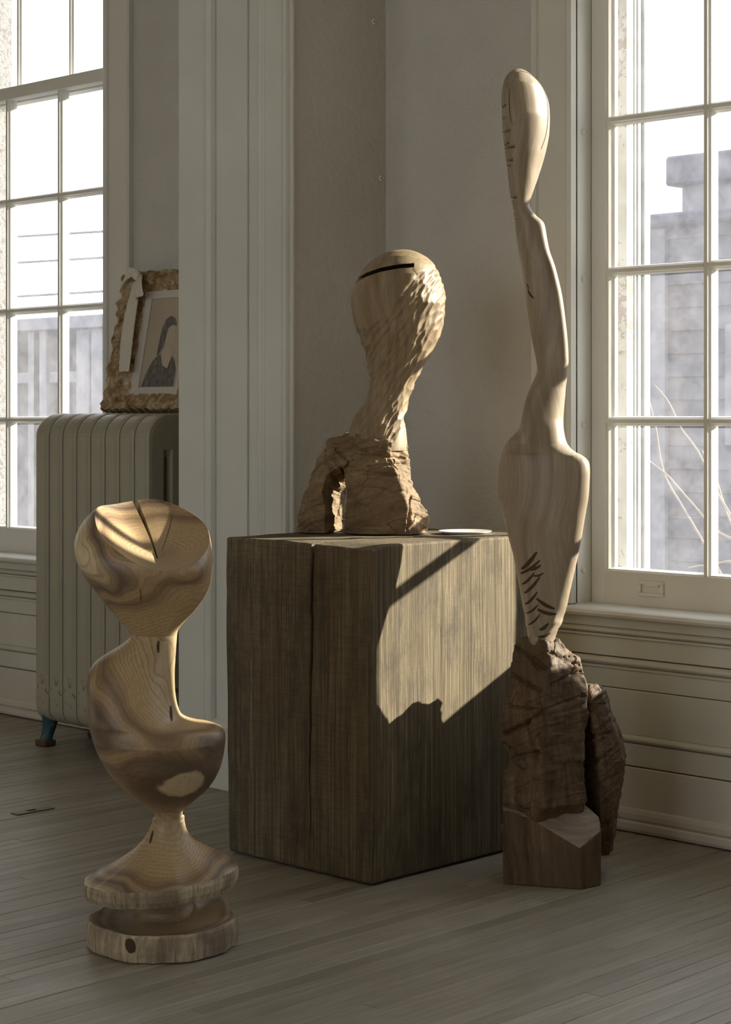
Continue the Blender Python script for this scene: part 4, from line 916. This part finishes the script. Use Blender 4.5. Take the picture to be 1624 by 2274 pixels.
# log base: main mass with a front ridge, toe block and rear leg
main = chunk(C, [(1938, [(1122, -0.010), (1200, -0.035), (1290, -0.030), (1310, 0.030), (1150, 0.060)]),
                 (1812, [(1117, -0.020), (1190, -0.060), (1296, -0.025), (1300, 0.040), (1150, 0.060)]), (1775, [(1116, -0.030), (1205, -0.092), (1299, -0.045), (1300, 0.040), (1150, 0.060)]),
                 (1712, [(1118, -0.020), (1212, -0.098), (1298, -0.040), (1298, 0.050), (1150, 0.060)]),
                 (1692, [(1132, -0.010), (1212, -0.098), (1297, -0.040), (1297, 0.050), (1155, 0.060)]),
                 (1640, [(1114, -0.010), (1206, -0.100), (1298, -0.035), (1296, 0.050), (1150, 0.065)]),
                 (1600, [(1114, -0.010), (1205, -0.102), (1303, -0.035), (1300, 0.050), (1150, 0.065)]),
                 (1545, [(1128, -0.005), (1206, -0.100), (1308, -0.030), (1302, 0.050), (1155, 0.065)]),
                 (1500, [(1133, 0.0), (1214, -0.092), (1301, -0.025), (1292, 0.050), (1158, 0.065)]),
                 (1465, [(1138, 0.0), (1224, -0.080), (1287, -0.020), (1278, 0.045), (1160, 0.060)]),
                 (1450, [(1137, 0.0), (1222, -0.066), (1262, -0.018), (1255, 0.035), (1160, 0.055)]),
                 (1432, [(1142, 0.0), (1216, -0.052), (1252, -0.010), (1245, 0.030), (1162, 0.045)]),
                 (1418, [(1156, 0.0), (1210, -0.045), (1246, -0.008), (1240, 0.025), (1168, 0.035)])], n=260, m=260, rough=0.0060, seed=13, saw=0.0022, sawdir=(-0.35, 0.4, 1.0), top_amp=0.007, slashes=[(1115, 1632, 1170, 1606, 5, 0.012), (1165, 1606, 1200, 1580, 4, 0.009), (1140, 1500, 1200, 1535, 4, 0.008), (1150, 1440, 1212, 1485, 5, 0.009), (1135, 1570, 1190, 1575, 3, 0.006), (1125, 1690, 1190, 1672, 5, 0.008), (1225, 1520, 1290, 1490, 3, 0.005), (1215, 1575, 1300, 1545, 3, 0.004), (1222, 1450, 1285, 1478, 4, 0.006), (1120, 1655, 1160, 1700, 6, 0.012)])
rear = chunk(C, [(1906, [(1318, 0.060), (1334, 0.022), (1353, 0.030), (1357, 0.085), (1325, 0.10)]),
                 (1850, [(1310, 0.060), (1334, 0.012), (1364, 0.028), (1367, 0.09), (1322, 0.11)]),
                 (1760, [(1296, 0.060), (1330, 0.002), (1378, 0.028), (1386, 0.10), (1315, 0.12)]),
                 (1690, [(1290, 0.060), (1335, -0.002), (1385, 0.030), (1394, 0.10), (1310, 0.12)]),
                 (1640, [(1285, 0.060), (1325, 0.0), (1372, 0.030), (1381, 0.10), (1305, 0.12)]),
                 (1590, [(1280, 0.050), (1310, 0.0), (1350, 0.030), (1361, 0.09), (1300, 0.11)]),
                 (1545, [(1285, 0.050), (1310, 0.01), (1340, 0.030), (1351, 0.08), (1300, 0.10)]),
                 (1525, [(1295, 0.050), (1310, 0.025), (1322, 0.035), (1328, 0.07), (1305, 0.08)])], n=150, m=150, rough=0.0055, seed=23, saw=0.0018, sawdir=(-0.7, 0.2, 1.0), slashes=[(1300, 1625, 1312, 1570, 4, 0.010), (1300, 1640, 1350, 1628, 4, 0.006), (1300, 1760, 1370, 1720, 5, 0.004), (1300, 1700, 1350, 1680, 4, 0.004)])
def hull(fig, pts, sub=14, amp=0.0016, seed=0):
    bm = bmesh.new()
    for px, py, y in pts:
        z = fig.Z(py, y) if py else 0.0005; bm.verts.new((fig.X2(px, y), y, z))
    r = bmesh.ops.convex_hull(bm, input=bm.verts); bmesh.ops.delete(bm, geom=list({g for g in r['geom_interior'] + r['geom_unused'] if isinstance(g, bmesh.types.BMVert)}), context='VERTS')
    bmesh.ops.dissolve_limit(bm, angle_limit=0.02, verts=bm.verts, edges=bm.edges)
    bmesh.ops.bevel(bm, geom=list(bm.edges), offset=0.002, segments=1, affect='EDGES')
    bmesh.ops.triangulate(bm, faces=bm.faces)
    for _ in range(4):
        bmesh.ops.subdivide_edges(bm, edges=[e for e in bm.edges if e.calc_length() > 0.012], cuts=1)
        bmesh.ops.triangulate(bm, faces=bm.faces)
    bm.normal_update(); P = np.array([v.co[:] for v in bm.verts]); Nn = np.array([v.normal[:] for v in bm.verts])
    D = amp * (fbm(P * 18, seed) + 0.6 * vnoise(P * np.array([110, 110, 14]), seed + 1)); P2 = P + Nn * D[:, None] * (P[:, 2] > 0.003)[:, None]
    for v, p in zip(bm.verts, P2): v.co = p
    return bm_mesh(bm)
toe = hull(C, [(1118, 0, -0.045), (1291, 0, -0.095), (1334, 0, -0.062), (1330, 0, 0.0), (1125, 0, 0.0),
               (1116, 1798, -0.047), (1165, 1812, -0.060), (1288, 1886, -0.093), (1336, 1846, -0.060), (1330, 1815, -0.040), (1298, 1786, -0.020), (1215, 1802, -0.035), (1118, 1785, -0.01), (1330, 1815, 0.0)], amp=0.0009, seed=33)
toe.materials.append(M['dark_rough']); toe.materials.append(M['toe_cut'])
for p in toe.polygons:
    if p.normal.z > 0.5: p.material_index = 1
obj('toe_block', toe, None, C.e)
back = chunk(C, [(1905, [(1185, 0.06), (1290, 0.05), (1320, 0.12), (1285, 0.165), (1195, 0.16)]),
                 (1700, [(1175, 0.06), (1292, 0.05), (1328, 0.12), (1288, 0.180), (1185, 0.175)]),
                 (1560, [(1165, 0.04), (1285, 0.04), (1305, 0.11), (1280, 0.178), (1175, 0.170)]),
                 (1490, [(1165, 0.03), (1275, 0.03), (1290, 0.10), (1270, 0.165), (1175, 0.160)]),
                 (1468, [(1168, 0.03), (1262, 0.03), (1272, 0.09), (1258, 0.125), (1178, 0.130)])], n=120, m=80, rough=0.006, seed=43, saw=0.002, top_amp=0.016)
join('log_base', [main, rear, back], M['dark_rough'], C.e)
# ---- fine drying cracks, knots and paint spots lying in the surfaces
def surf_strip(name, fig, bv, pts, w, mat, taper=True, y0=-0.4, yd=0.0):
    P = catmull(np.array(pts, float), np.linspace(0, len(pts) - 1, 8 * (len(pts) - 1) + 1)); V_ = []; nn = len(P); mm = 7 if w > 4 else 3
    for i, (px, py) in enumerate(P):
        tx, ty = P[min(i + 1, nn - 1)] - P[max(i - 1, 0)]; L = math.hypot(tx, ty); u = i / (nn - 1); ww = w / 2 * (math.sin(math.pi * (0.06 + 0.88 * u)) ** 0.6 if taper else 1)
        for k in range(mm):
            s_ = 1 - 2 * k / (mm - 1); qx, qy = px - ty / L * ww * s_, py + tx / L * ww * s_; o_ = Vector((fig.X2(qx, yd), y0, fig.Z(qy, yd))); hit = bv.ray_cast(o_, Vector((0, 1, 0)))
            if hit[0] is None: return
            V_.append(hit[0] + Vector((0, -0.0009, 0)))
    obj(name, pymesh(V_, [(i * mm + k, i * mm + k + 1, (i + 1) * mm + k + 1, (i + 1) * mm + k) for i in range(nn - 1) for k in range(mm - 1)]), M[mat], fig.e)
def bvh_of(me): return BVHTree.FromPolygons([v.co.copy() for v in me.vertices], [tuple(p.vertices) for p in me.polygons])
surf_strip('crack', C, bvh, [(1152, 162), (1178, 168), (1200, 187), (1213, 215), (1217, 250), (1212, 300), (1200, 335)], 2.0, 'char')
surf_strip('crack', C, bvh, [(1129, 205), (1127, 230), (1129, 262), (1134, 285)], 1.4, 'char')
bb_ = bvh_of(bulb); surf_strip('crack', B, bb_, [(915, 590), (918, 604), (926, 620)], 1.6, 'char')
ba_ = bvh_of(body)
surf_strip('knot', A, ba_, [(357, 1418), (356, 1430), (357, 1444)], 6.0, 'char'); surf_strip('knot', A, ba_, [(384, 1560), (386, 1575), (389, 1590)], 5.0, 'char')
surf_strip('crack', A, ba_, [(372, 1150), (366, 1185), (357, 1225)], 1.2, 'char'); surf_strip('crack', A, ba_, [(326, 1292), (327, 1312), (326, 1326)], 1.6, 'char')
bf_ = bvh_of(bpy.data.objects['flared_foot'].data); surf_strip('knot', A, bf_, [(343, 1838), (340, 1852), (337, 1864)], 5.0, 'char')
bd_ = bvh_of(bpy.data.objects['lower_disc_edge'].data); surf_strip('dark_hole', A, bd_, [(288, 2082), (291, 2097), (296, 2112)], 24, 'char', yd=-0.14); surf_strip('blue_paint_spot', A, bd_, [(222, 2060), (227, 2078), (228, 2100)], 15, 'teal', yd=-0.09)

# ================================================================== OUTDOORS
gr = tag(box('yard_ground', -60, 60, WT, 80, -1.3, -0.95, M['ground']), 'pale paved yard outside the windows', 'ground', kind='structure')
pier = tag(box('wall_pier', -3.6, -2.672, WT, 0.60, -0.95, 5.0, M['stucco']), 'sunlit rough stucco pier outside the left window', 'wall', kind='structure')
bm = bmesh.new(); add_box(bm, 2.015, 2.9, WT, 0.60, 1.0, 5.0); add_box(bm, 1.76, 2.9, WT, 0.62, -0.95, 1.0)  # added out-of-view pier with a wider base, shaped to block low sun
sun_block_pier = tag(obj('wall_pier', bm_mesh(bm), M['stucco']), 'added unseen stucco pier blocking sun right of the window by the tall sculpture', 'wall', kind='structure')
# neighbour building seen through the dusty panes
YB = 9.0
def bxz(px, py): p = at_y(px, py, YB); return p.x, p.z
nb = tag(empty('neighbour_building', (-8.0, YB, -0.95)), 'long grey clapboard building across the yard', 'building')
ninv = Matrix.Translation((8.0, -YB, 0.95))
def NB(nm, x0, x1, y0, y1, z0, z1, mat, bev=0.0):
    o = box(nm, x0, x1, y0, y1, z0, z1, M[mat], nb, bev); o.matrix_parent_inverse = ninv; return o
ztop = bxz(1500, 485)[1]; zlow = bxz(130, 705)[1]; xe = bxz(700, 700)[0]
NB('wall', xe, 6.0, YB + 0.05, YB + 1.35, -0.95, ztop, 'siding')
z = -0.9
while z < ztop - 0.1:
    o = prism('clapboard', [(YB + 0.055, z), (YB + 0.02, z), (YB + 0.04, z + 0.19), (YB + 0.055, z + 0.19)], xe, 6.0, 'x', M['siding'], nb); o.matrix_parent_inverse = ninv; z += 0.19
pq = lambda px, py: at_y(px, py, YB + 1.2)
x0b = pq(1477, 400).x; NB('parapet', x0b, 6.0, YB + 1.2, YB + 5, pq(1530, 408).z, pq(1530, 342).z, 'siding_dark', 0.02)
NB('upper_wall', x0b + 0.12, 6.0, YB + 1.3, YB + 5, ztop - 0.3, pq(1530, 408).z, 'siding_pale')
NB('eave', xe - 0.1, 6.1, YB - 0.10, YB + 0.1, ztop - 0.06, ztop + 0.04, 'siding_dark', 0.02)
xs0, xs1 = bxz(1450, 800)[0], bxz(1480, 800)[0]; NB('corner_board', xs0, xs1, YB - 0.02, YB + 0.03, -0.95, ztop - 0.08, 'siding_pale')
xs0, xs1 = bxz(1612, 800)[0], bxz(1720, 800)[0]; f_ = NB('window', xs0, xs1, YB - 0.02, YB + 0.03, bxz(1620, 990)[1], bxz(1620, 720)[1], 'siding_pale', 0.01)
# low porch building beyond the left window
lb = tag(empty('porch_building', (-16, YB, -0.95)), 'low grey building with pale porch posts beyond the left window', 'building'); linv = Matrix.Translation((16, -YB, 0.95))
def LB(nm, x0, x1, y0, y1, z0, z1, mat):
    o = box(nm, x0, x1, y0, y1, z0, z1, M[mat], lb, 0.01); o.matrix_parent_inverse = linv; return o
LB('wall', -26, xe - 1.0, YB + 1.0, YB + 5, -0.95, zlow - 0.1, 'siding'); LB('fascia', -26, xe - 0.9, YB - 0.1, YB + 1.0, zlow - 0.14, zlow, 'siding_pale')
for px in (75, 88, 183, 216, 262):
    x_ = bxz(px, 800)[0]; LB('post', x_ - 0.12, x_ + 0.12, YB, YB + 0.2, -0.95, zlow - 0.14, 'siding_pale')
LB('railing', -26, xe - 1.0, YB + 0.05, YB + 0.15, bxz(130, 850)[1], bxz(130, 825)[1], 'siding_pale')
# overhead cables
for k, (py, lab) in enumerate(((522, 'topmost black cable crossing the sky outside the left window'), (580, 'middle black cable crossing the sky outside the left window'), (655, 'lowest black cable crossing the sky outside the left window'))):
    a, b = at_y(30, py + 4, 6.0), at_y(228, py - 8, 6.0); dirv = (b - a)
    pts = [a + dirv * u for u in np.linspace(-3, 1.15, 14)]
    me = tube_mesh([p - Vector((0, 0, 0)) for p in pts], 0.010, 6); tag(obj('overhead_cable', me, M['wire']), lab, 'cable', 'overhead cables outside the left window')
# bare shrub just outside the right window
sb = empty('bare_shrub', at_y(1700, 1900, 0.75)); sb.location.z = -0.95
tag(sb, 'bare pale twiggy shrub just outside the right window', 'shrub')
root = Vector(sb.location)
for pts, y in (([(1455, 856), (1486, 892), (1512, 950), (1556, 1012), (1592, 1090), (1640, 1180), (1690, 1330), (1720, 1500)], 0.72), ([(1440, 878), (1457, 950), (1474, 1045), (1510, 1115), (1556, 1192), (1610, 1290), (1670, 1420)], 0.80), ([(1420, 1000), (1442, 1022), (1490, 1062), (1556, 1140), (1600, 1185), (1660, 1215), (1730, 1330)], 0.66), ([(1560, 1000), (1590, 1060), (1612, 1130), (1650, 1230), (1690, 1400)], 0.9), ([(1530, 1258), (1570, 1256), (1624, 1246), (1680, 1250), (1720, 1330)], 0.85)):
    P3 = [at_y(px, py, y) for px, py in pts]; P3.append(root + Vector((0, 0, 0.02)))
    C3 = catmull(np.array([p[:] for p in P3]), np.linspace(0, len(P3) - 1, 40)); jit = fbm(C3 * 22, 5)
    C3[:, 2] += 0.004 * jit
    me = tube_mesh([Vector(c_) - root for c_ in C3], list(np.linspace(0.0016, 0.005, 40)), 7); obj('branch', me, M['twig'], sb, True)
